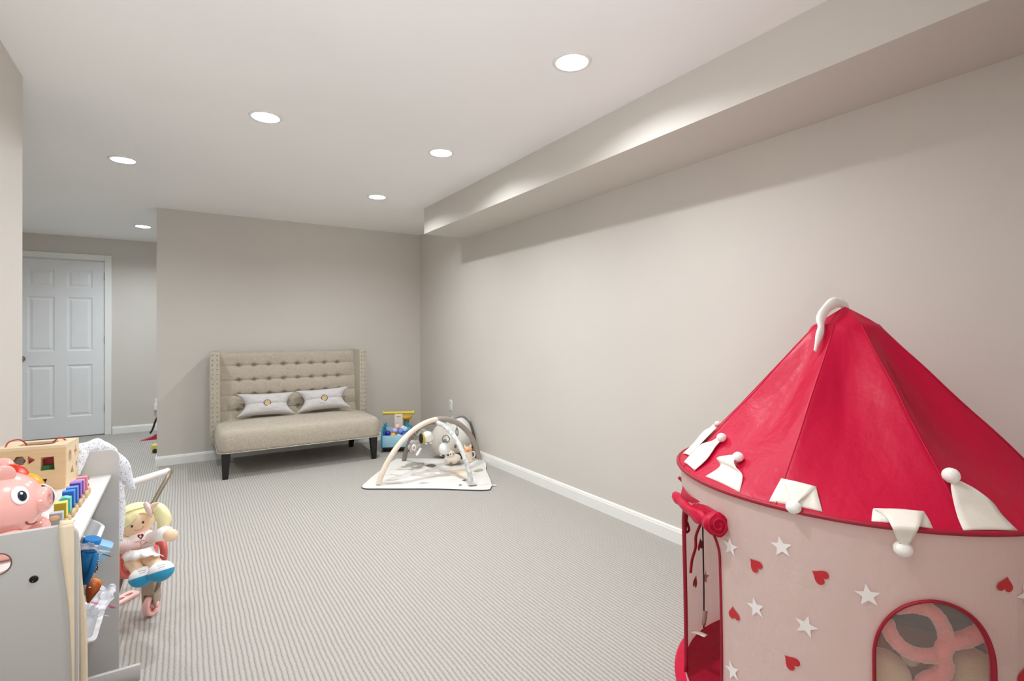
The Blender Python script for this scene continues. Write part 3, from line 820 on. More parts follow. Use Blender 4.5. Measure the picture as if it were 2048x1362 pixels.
for sx in (-1, 1): ball('leg', (c1.x - 0.05 + sx * 0.035, c1.y - 0.03 - sx * 0.045, 0.046), (0.05, 0.04, 0.034), M_plush, bear)
ball('muzzle', tuple(c1 + Vector((-0.055, -0.03, -0.035))), (0.028, 0.028, 0.022), plain('cream_muzzle', rgb(226, 208, 184), 0.9), bear)
settle(bear)
dog = empty('plush_dog', (c2.x, c2.y, 0.011)); tag(dog, 'tan plush dog sitting inside the tent at the lower right of its netting window', 'plush toy')
M_tan = plain('tan_plush', rgb(190, 164, 134), 0.95, 0.08, 30, 0.5, 160, sheen=0.5)
zc = c2.z
ball('body', (c2.x, c2.y, 0.011 + zc * 0.46), (0.058, 0.058, zc * 0.49), M_tan, dog)
ball('head', (c2.x, c2.y, zc - 0.005), (0.060, 0.060, 0.060), M_tan, dog)
for sx in (-1, 1): ball('ear', (c2.x + sx * 0.06, c2.y - sx * 0.05, zc - 0.01), (0.02, 0.02, 0.05), plain('brown_plush', rgb(140, 108, 80), 0.95), dog)
for sx in (-1, 1): ball('leg', (c2.x - 0.05 + sx * 0.035, c2.y - 0.04 - sx * 0.045, 0.044), (0.05, 0.04, 0.032), M_tan, dog)
settle(dog)
# maroon storage cube with dark navy blanket on top, further back
c3 = wallc(1860, 1300, 0.42)
bx = empty('storage_cube', (c3.x, c3.y, 0.012), rz=0.4); tag(bx, 'maroon fabric storage cube standing inside the tent behind the plush toys', 'storage box')
bm = bmesh.new(); hz = 0.40
add_box(bm, (-0.12, -0.12, 0.0), (0.12, 0.12, hz), 0.012, 3); bobj('body', bm, plain('maroon_fabric', rgb(120, 30, 38), 0.9, 0.08, 20, 0.3, 90), bx)
ribbon('handle', [Vector((-0.05, -0.122, 0.26)), Vector((-0.02, -0.14, 0.23)), Vector((0.02, -0.14, 0.23)), Vector((0.05, -0.122, 0.26))], 0.02, plain('maroon_webbing', rgb(90, 20, 28), 0.9), bx, up=Vector((0, 0, 1)).cross(Vector((0, 1, 0))))
bl = bmesh.new()
def bf(u, v_):
    x = (u - 0.5) * 0.29; y = (v_ - 0.5) * 0.29; e_ = max(abs(x), abs(y)); z = hz + 0.006 + 0.014 * noise.noise(Vector((x * 14, y * 14, 2))) + 0.012
    if e_ > 0.125: z -= (e_ - 0.125) * 2.2; x *= 1 + (e_ - 0.125) * 0.35; y *= 1 + (e_ - 0.125) * 0.35
    return Vector((x, y, z))
add_surf(bl, bf, 40, 40)
nb = bobj('folded_blanket', bl, plain('navy_knit', rgb(52, 56, 78), 0.95, 0.15, 40, 0.5, 120)); solid(nb, 0.012, 1)
nb.location = (c3.x, c3.y, 0.014); nb.rotation_euler = (0, 0, 0.4)
tag(nb, 'dark navy knitted blanket draped over the maroon cube inside the tent', 'blanket')
# pink fluffy boa looped over the toys
dp_ = 0.075
bo = [(1788, 1214), (1826, 1212), (1862, 1222), (1884, 1248), (1893, 1280), (1884, 1306), (1852, 1312), (1812, 1300), (1784, 1272), (1772, 1240)]
b2_ = [(1978, 1252), (1955, 1268), (1925, 1280), (1896, 1286), (1884, 1310), (1890, 1335), (1876, 1352), (1852, 1362), (1842, 1385), (1850, 1412)]
boa = empty('fluffy_boa', (0, 0, 0)); pA = [wallc(x, y, dp_ - 0.02 * math.sin(i)) for i, (x, y) in enumerate(bo)]; pB = [wallc(x, y, dp_ + 0.01) for x, y in b2_]
boa.location = (pA[4].x, pA[4].y, pA[4].z); tag(boa, 'pink fluffy boa looped over the plush toys behind the tent netting', 'feather boa')
def fluff(name, P, r):
    P = catmull(P, 10); bm = bmesh.new(); add_tube(bm, P, r, 18, rfn=lambda u, a: 1 + 0.12 * noise.noise(Vector((u * 60, math.cos(a) * 2, math.sin(a) * 2))))
    o = bobj(name, bm, M_fluff, boa)
fluff('loop', pA, 0.0165); fluff('tail', pB, 0.0185)
settle(boa)

# ================================================================== TOY ORGANIZER
def P(px, py, Y): return at(px, py, 1, Y)
PX, PZ = -0.184, 0.783; SZ = 0.698; PY0, PY1 = 1.435, 2.270
M_wht = plain('shaded_white_melamine', rgb(192, 190, 187), 0.4, 0.01); M_wtop = plain('lit_white_melamine', rgb(234, 233, 231), 0.35, 0.01)  # shade put into the panel colour; shelf top keeps the lit white
M_bin = plain('white_plastic', rgb(240, 241, 243), 0.3, 0.01)
org = empty('toy_organizer', (-0.38, 1.85, 0)); tag(org, 'white toy organizer with rounded side panels and slanted plastic bins by the left wall', 'toy organizer')
def side_panel(y0, hole):
    bm = bmesh.new(); x0 = XL + 0.006
    out = [(x0, 0), (PX, 0)] + [(PX - 0.03 + 0.03 * math.cos(a), PZ - 0.03 + 0.03 * math.sin(a)) for a in [PI / 2 * k / 8 for k in range(9)]] + [(x0, PZ)]
    hs = [rrect(-0.385, 0.706, -0.288, 0.748, 0.0205, 8)] if hole else []
    holed_plate(bm, out, hs, 0, 0.015, Matrix(((1, 0, 0, 0), (0, 0, 1, y0), (0, 1, 0, 0), (0, 0, 0, 1))))
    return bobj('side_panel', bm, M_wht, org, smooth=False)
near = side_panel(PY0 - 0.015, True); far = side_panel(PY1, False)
bm = bmesh.new(); add_tube(bm, [(x, PY0 - 0.0155, z) for x, z in rrect(-0.3855, 0.7055, -0.2875, 0.7485, 0.021, 8)], 0.0012, 6, closed=True)
bobj('slot_rim', bm, plain('brown_edge', rgb(104, 82, 64), 0.6), near)
for x, z in ((-0.254, 0.684), (-0.254, 0.30), (-0.50, 0.684)):
    sb = lathe('bolt', [(0.0072, 0.0), (0.0072, 0.0015), (0.0046, 0.0026), (0.0035, 0.0012), (0, 0.0012)], plain('black_bolt', rgb(40, 36, 34), 0.35, metal=0.6), near, 20, M=Matrix.Translation((x, PY0 - 0.015, z)) @ rotm('X', 90))
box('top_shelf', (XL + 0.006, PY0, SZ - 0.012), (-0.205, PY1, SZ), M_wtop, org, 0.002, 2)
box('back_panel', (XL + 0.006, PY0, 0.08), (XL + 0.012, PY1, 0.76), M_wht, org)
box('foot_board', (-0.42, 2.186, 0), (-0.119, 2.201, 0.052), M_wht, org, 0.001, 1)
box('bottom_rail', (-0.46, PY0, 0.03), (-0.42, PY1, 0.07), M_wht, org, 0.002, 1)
for z, x in ((0.66, -0.54), (0.46, -0.54), (0.24, -0.54)):
    tube('dowel', [(x, PY0, z), (x, PY1, z)], 0.008, M_wht, org, seg=14)
settle(org)
# cream ribbon hung over the near corner
rb = bmesh.new()
def strip(L, R, y_off=0.0):
    Ls = catmull(L, 6); Rs = catmull(R, 6); add_surf(rb, lambda u, v: Ls[int(round(u * (len(Ls) - 1)))].lerp(Rs[int(round(u * (len(Rs) - 1)))], v), len(Ls), 4)
strip([P(118, 1052, 1.4185), P(120, 1090, 1.4165), P(130, 1160, 1.4165), P(139, 1240, 1.416), P(146, 1420, 1.4165)], [P(148, 1046, 1.4185), P(149, 1090, 1.4165), P(149, 1160, 1.4165), P(149, 1240, 1.416), P(149, 1420, 1.4165)])
strip([P(118, 1052, 1.4185), P(120, 1046, 1.424) + Vector((0, 0, 0.004)), P(121, 1044, 1.436) + Vector((0, 0, 0.002))], [P(148, 1046, 1.4185), P(149, 1043, 1.424) + Vector((0, 0, 0.003)), P(151, 1042, 1.436) + Vector((0, 0, 0))])
strip([P(157, 1085, 1.45), P(157, 1150, 1.45), P(157, 1260, 1.45), P(160, 1400, 1.45)], [P(160, 1085, 1.45), P(166, 1170, 1.452), P(174, 1245, 1.452), P(176, 1400, 1.452)])
rib = bobj('ribbon', rb, plain('cream_satin', rgb(232, 214, 186), 0.45, 0.04, 20), None); solid(rib, 0.0012)
tag(rib, 'cream ribbon draped over the front corner of the near organizer panel', 'ribbon')

# bins ------------------------------------------------------------------
def make_bin(c, ly, lx, hz, tilt, label, parent_mat=None):
    """c: centre of the rim; ly along Y, lx across, hz deep; tilt leans the mouth toward the room"""
    e = empty('storage_bin', c, rot=(0, math.radians(tilt), 0)); tag(e, label, 'storage bin', 'white plastic bins of the toy organizer')
    bm = bmesh.new(); k = 0.86; t_ = 0.003
    L = [(-lx / 2 * k, -ly / 2 * k, lx / 2 * k, ly / 2 * k, 0.02, -hz), (-lx / 2, -ly / 2, lx / 2, ly / 2, 0.028, 0), (-lx / 2 - 0.009, -ly / 2 - 0.009, lx / 2 + 0.009, ly / 2 + 0.009, 0.034, 0.0),
         (-lx / 2 - 0.009, -ly / 2 - 0.009, lx / 2 + 0.009, ly / 2 + 0.009, 0.034, 0.004), (-lx / 2 + t_, -ly / 2 + t_, lx / 2 - t_, ly / 2 - t_, 0.026, 0.004), (-lx / 2 * k + t_, -ly / 2 * k + t_, lx / 2 * k - t_, ly / 2 * k - t_, 0.018, -hz + t_)]
    loft(bm, L); bobj('tub', bm, M_bin, e, sharp=40); return e
c = P(211, 1068, 2.16)
make_bin(Vector((c.x - 0.088, 2.155, c.z + 0.055)), 0.165, 0.17, 0.11, 33, 'white plastic bin with blue lidded bottles under the top shelf, nearest the far panel')
c = P(196, 1252, 1.86)
make_bin(Vector((c.x - 0.09, 1.86, c.z + 0.055)), 0.20, 0.20, 0.13, 30, 'white plastic bin low in the organizer under the plastic bags')
make_bin(Vector((-0.31, 2.15, 0.32)), 0.18, 0.20, 0.13, 30, 'empty white plastic bin low in the organizer beside the far panel')
# bottle with blue lid and pale blue tub in the top bin
bt = empty('bottle', P(174, 1096, 2.06) - Vector((0.0, 0, 0.020)), rot=(0.1, 0.30, 0)); tag(bt, 'clear bottle with blue cap lying in the top organizer bin', 'bottle')
lathe('bottle_body', [(0, 0), (0.02, 0), (0.022, 0.004), (0.022, 0.034), (0.018, 0.040), (0, 0.040)], plain('white_label', rgb(226, 230, 236), 0.4), bt, 24)
lathe('cap', [(0.0235, 0.036), (0.0235, 0.048), (0.021, 0.051), (0, 0.051)], plain('blue_plastic', rgb(24, 128, 200), 0.35), bt, 24)
pb = prism('plastic_box', rrect(-0.035, -0.03, 0.035, 0.03, 0.01), 0.05, plain('sky_plastic', rgb(150, 200, 236), 0.3), bev=0.003); pb.location = P(192, 1082, 2.16) - Vector((0.01, 0, 0.050)); pb.rotation_euler = (0, 0.5, 0)
tag(pb, 'sky blue plastic box standing behind the blue capped bottle in the top bin', 'box')
# clutter spilling from the middle row
def crumple(name, pts, w_, mat, seed, thick=0.0012, amp=0.008, nv=30, n=14):
    Pp = catmull(pts, n); T_, N_, B_ = frames(Pp); bm = bmesh.new()
    add_surf(bm, lambda u, v: (lambda i: Pp[i] + AX * ((v - 0.5) * w_ * (1 + 0.3 * noise.noise(Vector((u * 4, seed, 0))))) + AF * (amp * noise.noise(Vector((u * 3.5, v * 2.5, seed))) + amp * 0.22 * noise.noise(Vector((u * 9, v * 7, seed)))) + Vector((0, 0, amp * 0.5 * noise.noise(Vector((u * 3, v * 3, seed + 5))))))(int(round(u * (len(Pp) - 1)))), len(Pp), nv)
    o = bobj(name, bm, mat); solid(o, thick); return o
t = NT('clear_plastic'); t.set(Base_Color=rgb(238, 240, 248), Roughness=0.15, Alpha=0.42, Specular_IOR_Level=0.9); M_clear = t.m
o = crumple('plastic_bag', [P(168, 1086, 1.70), P(175, 1096, 1.72), P(188, 1102, 1.76), P(202, 1106, 1.82)], 0.05, M_clear, 2.0, amp=0.014)
tag(o, 'crumpled clear plastic bag lying just below the blue capped bottle bin', 'plastic bag')
zp = tube('zipper_pull', [P(204, 1108, 1.85), P(216, 1111, 1.87), P(221, 1113, 1.88)], 0.0014, plain('dark_zip', rgb(80, 74, 84), 0.4)); zp.parent = o
# blue fabric bag with black and white mesh edge
o = empty('fabric_pouch', P(176, 1140, 1.72)); tag(o, 'deep blue fabric pouch with black and white netting edge, below the top bin', 'pouch')
bm = bmesh.new()
quad = [(160, 1106), (196, 1104), (188, 1135), (172, 1172), (163, 1172)]
def slab(bm, qpx, Y, th, inset=0.0):
    A = [P(x, y, Y) for x, y in qpx]; B = [p + Vector((-th * 0.2, th, 0)) for p in A]
    a = [bm.verts.new(p) for p in A]; b = [bm.verts.new(p) for p in B]; n = len(a)
    fs = [bm.faces.new(a), bm.faces.new(b[::-1])] + [bm.faces.new((a[i], b[i], b[(i + 1) % n], a[(i + 1) % n])) for i in range(n)]
    bmesh.ops.bevel(bm, geom=list(set(e for f in fs for e in f.edges)), offset=min(0.004, th * 0.3), segments=2, affect='EDGES', clamp_overlap=True)
slab(bm, quad, 1.70, 0.03); bobj('pouch_body', bm, plain('deep_blue_cloth', rgb(12, 96, 150), 0.85, 0.08, 30, 0.3, 120), o)
bm = bmesh.new(); add_tube(bm, [P(193, 1107, 1.695), P(186, 1135, 1.693), P(172, 1168, 1.692)], 0.006, 10); bobj('rolled_hem', bm, plain('blue_hem', rgb(16, 110, 168), 0.8), o)
t = NT('black_white_mesh'); ob = t.obj(); vo = t.n('ShaderNodeTexVoronoi'); t.l(ob, vo.inputs['Vector']); vo.inputs['Scale'].default_value = 210; vo.feature = 'DISTANCE_TO_EDGE'
t.set(Base_Color=t.ramp(vo.outputs['Distance'], [(0.10, rgb(24, 22, 24)), (0.22, rgb(225, 222, 224))]), Roughness=0.7)
bm = bmesh.new(); slab(bm, [(193, 1106), (200, 1108), (196, 1140), (192, 1147), (184, 1144)], 1.735, 0.006); bobj('netting_edge', bm, t.m, o)
settle(o)
o = empty('orange_case', P(188, 1185, 1.72)); tag(o, 'orange and brown hard case leaning out of the organizer under the blue pouch', 'case')
cs = [(182, 1160), (203, 1168), (202, 1178), (176, 1211), (172, 1200), (171, 1178)]
bm = bmesh.new(); slab(bm, cs, 1.70, 0.012); bobj('case_front', bm, plain('rust_plastic', rgb(176, 84, 28), 0.4), o)
bm = bmesh.new(); slab(bm, [(x + 2, y - 5) for x, y in cs], 1.713, 0.012); bobj('case_back', bm, plain('orange_plastic', rgb(240, 140, 40), 0.4), o)
bm = bmesh.new(); slab(bm, [(177, 1174), (182, 1174), (182, 1176), (177, 1176)], 1.6985, 0.002); bobj('latch', bm, M_bin, o)
settle(o)
o = crumple('plastic_bag', [P(188, 1222, 1.80), P(196, 1205, 1.82), P(205, 1188, 1.85), P(214, 1170, 1.88)], 0.055, M_clear, 7.0, amp=0.02)
tag(o, 'crumpled clear plastic bag sticking up beside the orange case', 'plastic bag')
o = ribbon('pink_strip', [P(186, 1206, 1.80), P(200, 1206, 1.83), P(214, 1210, 1.86), P(229, 1216, 1.88)], 0.013, plain('rose_plastic', rgb(214, 110, 148), 0.35), None, up=AF)
tag(o, 'rose pink plastic strip poking out below the clear bag', 'plastic strip')
o = crumple('plastic_bag', [P(172, 1216, 1.72), P(184, 1224, 1.76), P(192, 1234, 1.80)], 0.06, M_clear, 11.0, amp=0.012)
tag(o, 'clear plastic bag lying flat on the low white bin', 'plastic bag')

# ------------------------------------------------------------------ wooden shape sorter
def wood(name, c, vary=0.12):
    t = NT(name); o = t.obj(); mp = t.n('ShaderNodeMapping'); t.l(o, mp.inputs[0]); mp.inputs['Scale'].default_value = (6, 6, 90)
    f = t.noise(mp.outputs[0], 1.0, 4, 0.6); a = tuple(x * (1 - vary) for x in c[:3]) + (1,)
    t.set(Base_Color=t.ramp(f, [(0.3, a), (0.7, c)]), Roughness=0.5); t.bump(f, 0.08, 0.001); return t.m
M_pine = wood('pale_wood', rgb(222, 190, 146)); M_pined = wood('wood_side', rgb(232, 208, 172), 0.08)
cu = empty('shape_sorter', (-0.308, 2.138, SZ), rz=math.radians(-8)); tag(cu, 'wooden shape sorter box with cut out shapes and rope handle on the organizer', 'shape sorter')
CWX, CWY, CH, TK = 0.172, 0.122, 0.139, 0.008      # local: x from -CWX..0, y 0..CWY
# front plate (local plane y=0), 2-D coordinates (x,z)
Mf = Matrix(((1, 0, 0, 0), (0, 0, 1, 0), (0, 1, 0, 0), (0, 0, 0, 1)))
bm = bmesh.new()
hexa = [(-0.112 + 0.016 * math.cos(a), 0.098 + 0.016 * math.sin(a)) for a in [2 * PI * k / 6 for k in range(6)]]
holed_plate(bm, [(-CWX, 0), (-0.0, 0), (-0.0, CH - TK), (-CWX, CH - TK)], [[(-0.062, 0.062), (-0.027, 0.062), (-0.029, 0.104), (-0.060, 0.104)], hexa, [(-0.092, 0.085), (-0.074, 0.098), (-0.092, 0.112)],
             [(-0.058, 0.036), (-0.045, 0.036), (-0.050, 0.022)], circ(-0.125, 0.04, 0.014)], 0, TK, Mf)
bobj('front_panel', bm, M_pine, cu, smooth=False)
Ms = Matrix(((0, 0, -1, 0), (1, 0, 0, 0), (0, 1, 0, 0), (0, 0, 0, 1)))       # (y,z) plane at x=0 going inward
bm = bmesh.new()
cross = [(0.086, 0.085), (0.094, 0.085), (0.094, 0.095), (0.104, 0.095), (0.104, 0.106), (0.094, 0.106), (0.094, 0.120), (0.086, 0.120), (0.086, 0.106), (0.078, 0.106), (0.078, 0.095), (0.086, 0.095)]
holed_plate(bm, [(TK, 0), (CWY, 0), (CWY, CH - TK), (TK, CH - TK)], [circ(0.040, 0.094, 0.0145, 24, 0.021), cross, [(0.040, 0.036), (0.075, 0.036), (0.062, 0.062)], circ(0.100, 0.056, 0.010)], 0, TK, Ms)
bobj('side_panel', bm, M_pined, cu, smooth=False)
bm = bmesh.new(); holed_plate(bm, [(-CWX, 0), (0, 0), (0, CWY), (-CWX, CWY)], [rrect(-CWX + 0.045, 0.030, -0.040, CWY - 0.03, 0.012)], CH - TK, CH)
bobj('top_panel', bm, M_pined, cu, smooth=False)
box('back_panel', (-CWX, CWY - TK, 0), (-TK, CWY, CH - TK), M_pine, cu); box('side_panel', (-CWX, TK, 0), (-CWX + TK, CWY - TK, CH - TK), M_pine, cu); box('base', (-CWX + TK, TK, 0), (-TK, CWY - TK, TK), M_pine, cu)
M_cord = plain('red_cord', rgb(186, 66, 50), 0.7)
tube('rope_handle', catmull([(-0.156, 0.03, CH - 0.002), (-0.150, 0.04, CH + 0.014), (-0.132, 0.055, CH + 0.017), (-0.118, 0.06, CH + 0.004), (-0.112, 0.062, CH - 0.012)], 8), 0.0022, M_cord, cu, seg=8)
tube('rope_handle', catmull([(-0.058, 0.075, CH - 0.010), (-0.046, 0.078, CH + 0.006), (-0.034, 0.08, CH + 0.010), (-0.022, 0.082, CH - 0.001)], 8), 0.0022, M_cord, cu, seg=8)
# blocks inside
def blk(name, local, size, col, label, rz=0.0, kind='box'):
    Mx = Matrix.Translation(cu.location) @ Matrix.Rotation(math.radians(-8), 4, 'Z')
    p = Mx @ Vector(local)
    if kind == 'box':
        bm = bmesh.new(); s = [x / 2 for x in size]; add_box(bm, (-s[0], -s[1], 0), (s[0], s[1], size[2]), 0.002, 2); o = bobj(name, bm, plain(name + '_paint', col, 0.4), sharp=40)
    else: o = prism(name, [(-size[0] / 2, 0), (size[0] / 2, 0), (0, size[0] * 0.86)], size[2], plain(name + '_paint', col, 0.4), bev=0.002)
    o.location = p; o.rotation_euler = (0, 0, rz); tag(o, label, 'toy block', 'blocks inside the shape sorter'); return o
blk('toy_block', (-0.045, 0.055, TK), (0.05, 0.035, 0.085), rgb(172, 32, 40), 'dark red block behind the square opening of the shape sorter', 0.1)
blk('toy_block', (-0.100, 0.060, TK), (0.036, 0.036, 0.080), rgb(204, 48, 60), 'red block behind the pentagon opening of the shape sorter', 0.4)
blk('toy_block', (-0.050, 0.022, TK), (0.05, 0.012, 0.066), rgb(40, 116, 56), 'green block low in the square opening of the shape sorter', 0.3, 'box')

# ------------------------------------------------------------------ piggy toy
M_pig = plain('glossy_pink_plastic', rgb(238, 178, 170), 0.16, 0.02, spec=0.6)
M_pigd = plain('pink_plastic_dark', rgb(226, 140, 134), 0.25)
pig = empty('toy_piggy', (-0.350, 1.585, SZ), rz=math.radians(0)); tag(pig, 'glossy pink piggy bank toy with big eye and coloured coins', 'toy pig')
def pshape(p): return 1 + 0.05 * p.x - 0.02 * p.z
bc = Vector((-0.004, 0, 0.105))
ball('body', bc, (0.086, 0.080, 0.078), M_pig, pig, 48, 30, fn=pshape)
bm = bmesh.new(); Mx = Matrix.Translation(bc + Vector((0.070, -0.006, 0.004))) @ align((1, -0.12, 0.05))
add_lathe(bm, [(0.034, -0.015), (0.030, 0.004), (0.0275, 0.016), (0.0275, 0.024), (0.024, 0.029), (0.016, 0.030), (0, 0.028)], 32, Mx)
sn = bobj('snout', bm, M_pig, pig)
for sy in (-1, 1): 
    n_ = ball('nostril', (0, 0, 0), (0.003, 0.0042, 0.007), M_pigd, sn, 14, 8); n_.matrix_basis = Mx @ Matrix.Translation((0.004, sy * 0.010, 0.029)) @ rotm('Y', 90)
bm = bmesh.new(); add_ball(bm, (0, 0, 0), (0.024, 0.010, 0.028), 20, 14)
ear = bobj('ear', bm, M_pig, pig); ear.location = bc + Vector((0.022, -0.030, 0.070)); ear.rotation_euler = (0.35, 0.3, 0.4)
ear2 = ear.copy(); COL.objects.link(ear2); ear2.parent = pig; ear2.location = bc + Vector((0.006, 0.040, 0.072)); ear2.rotation_euler = (-0.4, 0.3, -0.2)
for x, y in ((0.030, -0.052), (0.050, 0.040), (-0.06, -0.05), (-0.06, 0.05)): ball('foot', (x, y, 0.032), (0.040, 0.034, 0.032), M_pig, pig, 24, 14)
def on_body(dx, dy, dz, k=1.0):
    d = Vector((dx, dy, dz)).normalized(); s = pshape(d); return bc + Vector((d.x * 0.086, d.y * 0.080, d.z * 0.078)) * s * k, d
for dy in (-0.78, 0.62):
    p_, d_ = on_body(0.80, dy, 0.46, 0.985); M_ = Matrix.Translation(p_) @ align(d_)
    bm = bmesh.new(); add_ball(bm, (0, 0, 0), (0.017, 0.021, 0.0045), 28, 12, M_); 
    for v in bm.verts: pass
    e_ = bobj('eye', bm, plain('eye_white', rgb(246, 246, 250), 0.12), pig); 
    for v in e_.data.vertices: v.co = v.co
    M2 = Matrix.Translation(p_ + d_ * 0.0028 + Vector((0.002, -0.001, -0.002))) @ align(d_)
    e_.matrix_basis = Matrix.Identity(4)
    pu = ball('pupil', (0, 0, 0), (0.0088, 0.0118, 0.0035), plain('navy_pupil', rgb(26, 30, 48), 0.08), e_, 24, 12); pu.matrix_basis = M2
    gl = ball('glint', (0, 0, 0), (0.0026, 0.0030, 0.0015), M_bin, e_, 12, 8); gl.matrix_basis = M2 @ Matrix.Translation((-0.002, 0.005, 0.003))
mo = [on_body(0.80, y, z, 1.0)[0] for y, z in ((-0.62, -0.42), (-0.45, -0.52), (-0.2, -0.55), (0.0, -0.56))]
tube('mouth', catmull(mo, 6), 0.0022, plain('mouth_red', rgb(150, 50, 56), 0.4), pig, seg=8)
def coin(c, r, col, rim=None):
    # discs stand in a slot along the crown of the head
    M_ = Matrix.Translation(c) @ rotm('X', 90)
    o = lathe('coin', [(0, -0.003), (r * 0.9, -0.003), (r, -0.0015), (r, 0.0015), (r * 0.9, 0.003), (0, 0.003)], plain('coin_' + str(int(c[0] * 1000)), col, 0.25), pig, 40, M_)
    if rim: tube('rim', [M_ @ Vector((r * math.cos(a), r * math.sin(a), 0)) for a in [2 * PI * k / 40 for k in range(40)]], 0.0018, rim, o, seg=8, closed=True)
coin(bc + Vector((0.026, 0.022, 0.052)), 0.034, rgb(226, 62, 30)); coin(bc + Vector((0.052, 0.022, 0.030)), 0.032, rgb(236, 178, 38)); coin(bc + Vector((0.070, 0.020, 0.000)), 0.034, rgb(60, 62, 120), M_bin)

# ------------------------------------------------------------------ wooden block train
tr = empty('toy_train', (-0.245, 1.92, SZ), rz=0.0); tag(tr, 'wooden train of yellow, teal, blue, purple and pink blocks on the shelf', 'toy train')
M_beech = wood('beech', rgb(218, 186, 140))
TC = [(rgb(158, 164, 170), rgb(190, 194, 198), 0.046), (rgb(176, 160, 40), rgb(240, 228, 130), 0.060), (rgb(64, 180, 168), rgb(130, 214, 204), 0.062), (rgb(20, 92, 182), rgb(70, 140, 222), 0.066), (rgb(24, 100, 200), rgb(90, 150, 226), 0.064),
      (rgb(92, 54, 146), rgb(160, 120, 204), 0.066), (rgb(120, 84, 176), rgb(180, 150, 214), 0.060), (rgb(236, 110, 124), rgb(244, 150, 158), 0.058)]
pA_ = at(122, 1052, 2, SZ); pB_ = at(172, 985, 2, SZ)
first_w = None
for i, (cf, cs_, hh) in enumerate(TC):
    u = i / 7.0; c = Vector((-0.263 + 0.008 * u, 1.708 + 0.330 * u, 0.0))
    bm = bmesh.new(); hh *= 0.90; hw_ = 0.0128; d_ = 0.010; z0 = 0.010
    if i == 2: poly = [(-hw_, z0), (hw_, z0), (hw_, hh * 0.95)] + [(hw_ * math.cos(a), hh * 0.78 + hh * 0.22 * math.sin(a)) for a in [PI * (0.25 + 0.75 * k / 10) for k in range(11)]]
    else: poly = [(-hw_, z0), (hw_, z0), (hw_, hh), (-hw_, hh)]
    Mw = Matrix.Translation((c.x, c.y - d_, 0)) @ Matrix(((1, 0, 0, 0), (0, 0, 1, 0), (0, 1, 0, 0), (0, 0, 0, 1)))
    add_prism(bm, poly, 2 * d_, Mw, bev=0.0012); wgn = bobj('wagon', bm, plain('wagon_paint_%d' % i, cs_, 0.45), tr, sharp=35)
    bm = bmesh.new(); add_prism(bm, [(x * 0.9, z0 + (z - z0) * 0.93 + 0.001) for x, z in poly], 0.0012, Matrix.Translation((c.x, c.y - d_ - 0.001, 0)) @ Matrix(((1, 0, 0, 0), (0, 0, 1, 0), (0, 1, 0, 0), (0, 0, 0, 1))))
    bobj('painted_face', bm, plain('wagon_face_%d' % i, cf, 0.5), wgn, sharp=35)
    bm = bmesh.new(); add_box(bm, (c.x - 0.015, c.y - 0.015, 0.006), (c.x + 0.015, c.y + 0.016, 0.0125), 0.002, 2); bobj('chassis', bm, M_beech, wgn, sharp=40)
    for sx in (-1, 1):
        for sy in (-0.008, 0.010):
            if i % 2 and sy > 0: continue
            bm = bmesh.new(); add_lathe(bm, [(0, 0), (0.0085, 0), (0.0095, 0.0015), (0.0095, 0.0045), (0.0075, 0.007), (0, 0.0075)], 18, Matrix.Translation((c.x + sx * 0.0145, c.y + sy, 0.0096)) @ align((sx, 0, 0)))
            bobj('wheel', bm, M_beech, wgn)
    if i == 0:
        bm = bmesh.new(); add_ball(bm, (c.x - 0.002, c.y - d_ - 0.002, 0.030), (0.010, 0.0025, 0.0065), 20, 10); bobj('wooden_oval', bm, M_beech, wgn)
    if i == 7:
        for zz, xx in ((0.026, -0.003), (0.045, 0.003)):
            bm = bmesh.new(); add_lathe(bm, [(0, 0), (0.0055, 0), (0.0055, 0.001), (0, 0.001)], 16, Matrix.Translation((c.x + 0.0155, c.y + xx, zz)) @ align((1, 0, 0))); bobj('round_cutout', bm, plain('raspberry', rgb(178, 40, 66), 0.5), wgn)
tr.location = (-0.0, 0.0, SZ)
for o_ in tr.children: pass
off_ = Vector((-0.265, 1.9, 0))
for o_ in tr.children: o_.location = -off_
tr.location = Vector((off_.x, off_.y, SZ))
# little pebble-like toy beside the front wagon
pt = ball('toy_pebble', P(112, 1030, 1.70) , (0.014, 0.010, 0.008), plain('grey_brown_pebble', rgb(150, 132, 122), 0.5)); pt.location = (0, 0, 0)
tag(pt, 'small grey brown toy pebble on the shelf by the front of the train', 'toy')
zmin = min(v.co.z for v in pt.data.vertices); pt.location.z = SZ - zmin

# ------------------------------------------------------------------ floral cloth over the far panel
def floral():
    t = NT('navy_floral_cotton'); o = t.obj(); v = t.n('ShaderNodeTexVoronoi'); t.l(o, v.inputs['Vector']); v.inputs['Scale'].default_value = 150; v.inputs['Randomness'].default_value = 1.0
    v2 = t.n('ShaderNodeTexVoronoi'); t.l(o, v2.inputs['Vector']); v2.inputs['Scale'].default_value = 240
    a = t.ramp(v.outputs['Distance'], [(0.16, rgb(78, 92, 132)), (0.28, rgb(240, 242, 248))])
    b = t.ramp(v2.outputs['Distance'], [(0.14, rgb(150, 168, 200)), (0.26, (1, 1, 1, 1))])
    mx = t.n('ShaderNodeMix', data_type='RGBA', blend_type='MULTIPLY'); mx.inputs[0].default_value = 1; t.l(a, mx.inputs[6]); t.l(b, mx.inputs[7])
    t.set(Base_Color=mx.outputs[2], Roughness=0.85); t.bump(t.noise(o, 40, 4), 0.3, 0.004); return t.m
M_flor = floral()
fc = empty('floral_romper', (-0.23, 2.32, 0.72)); tag(fc, 'white cotton romper with tiny navy flowers draped over the far organizer panel', 'baby clothes')
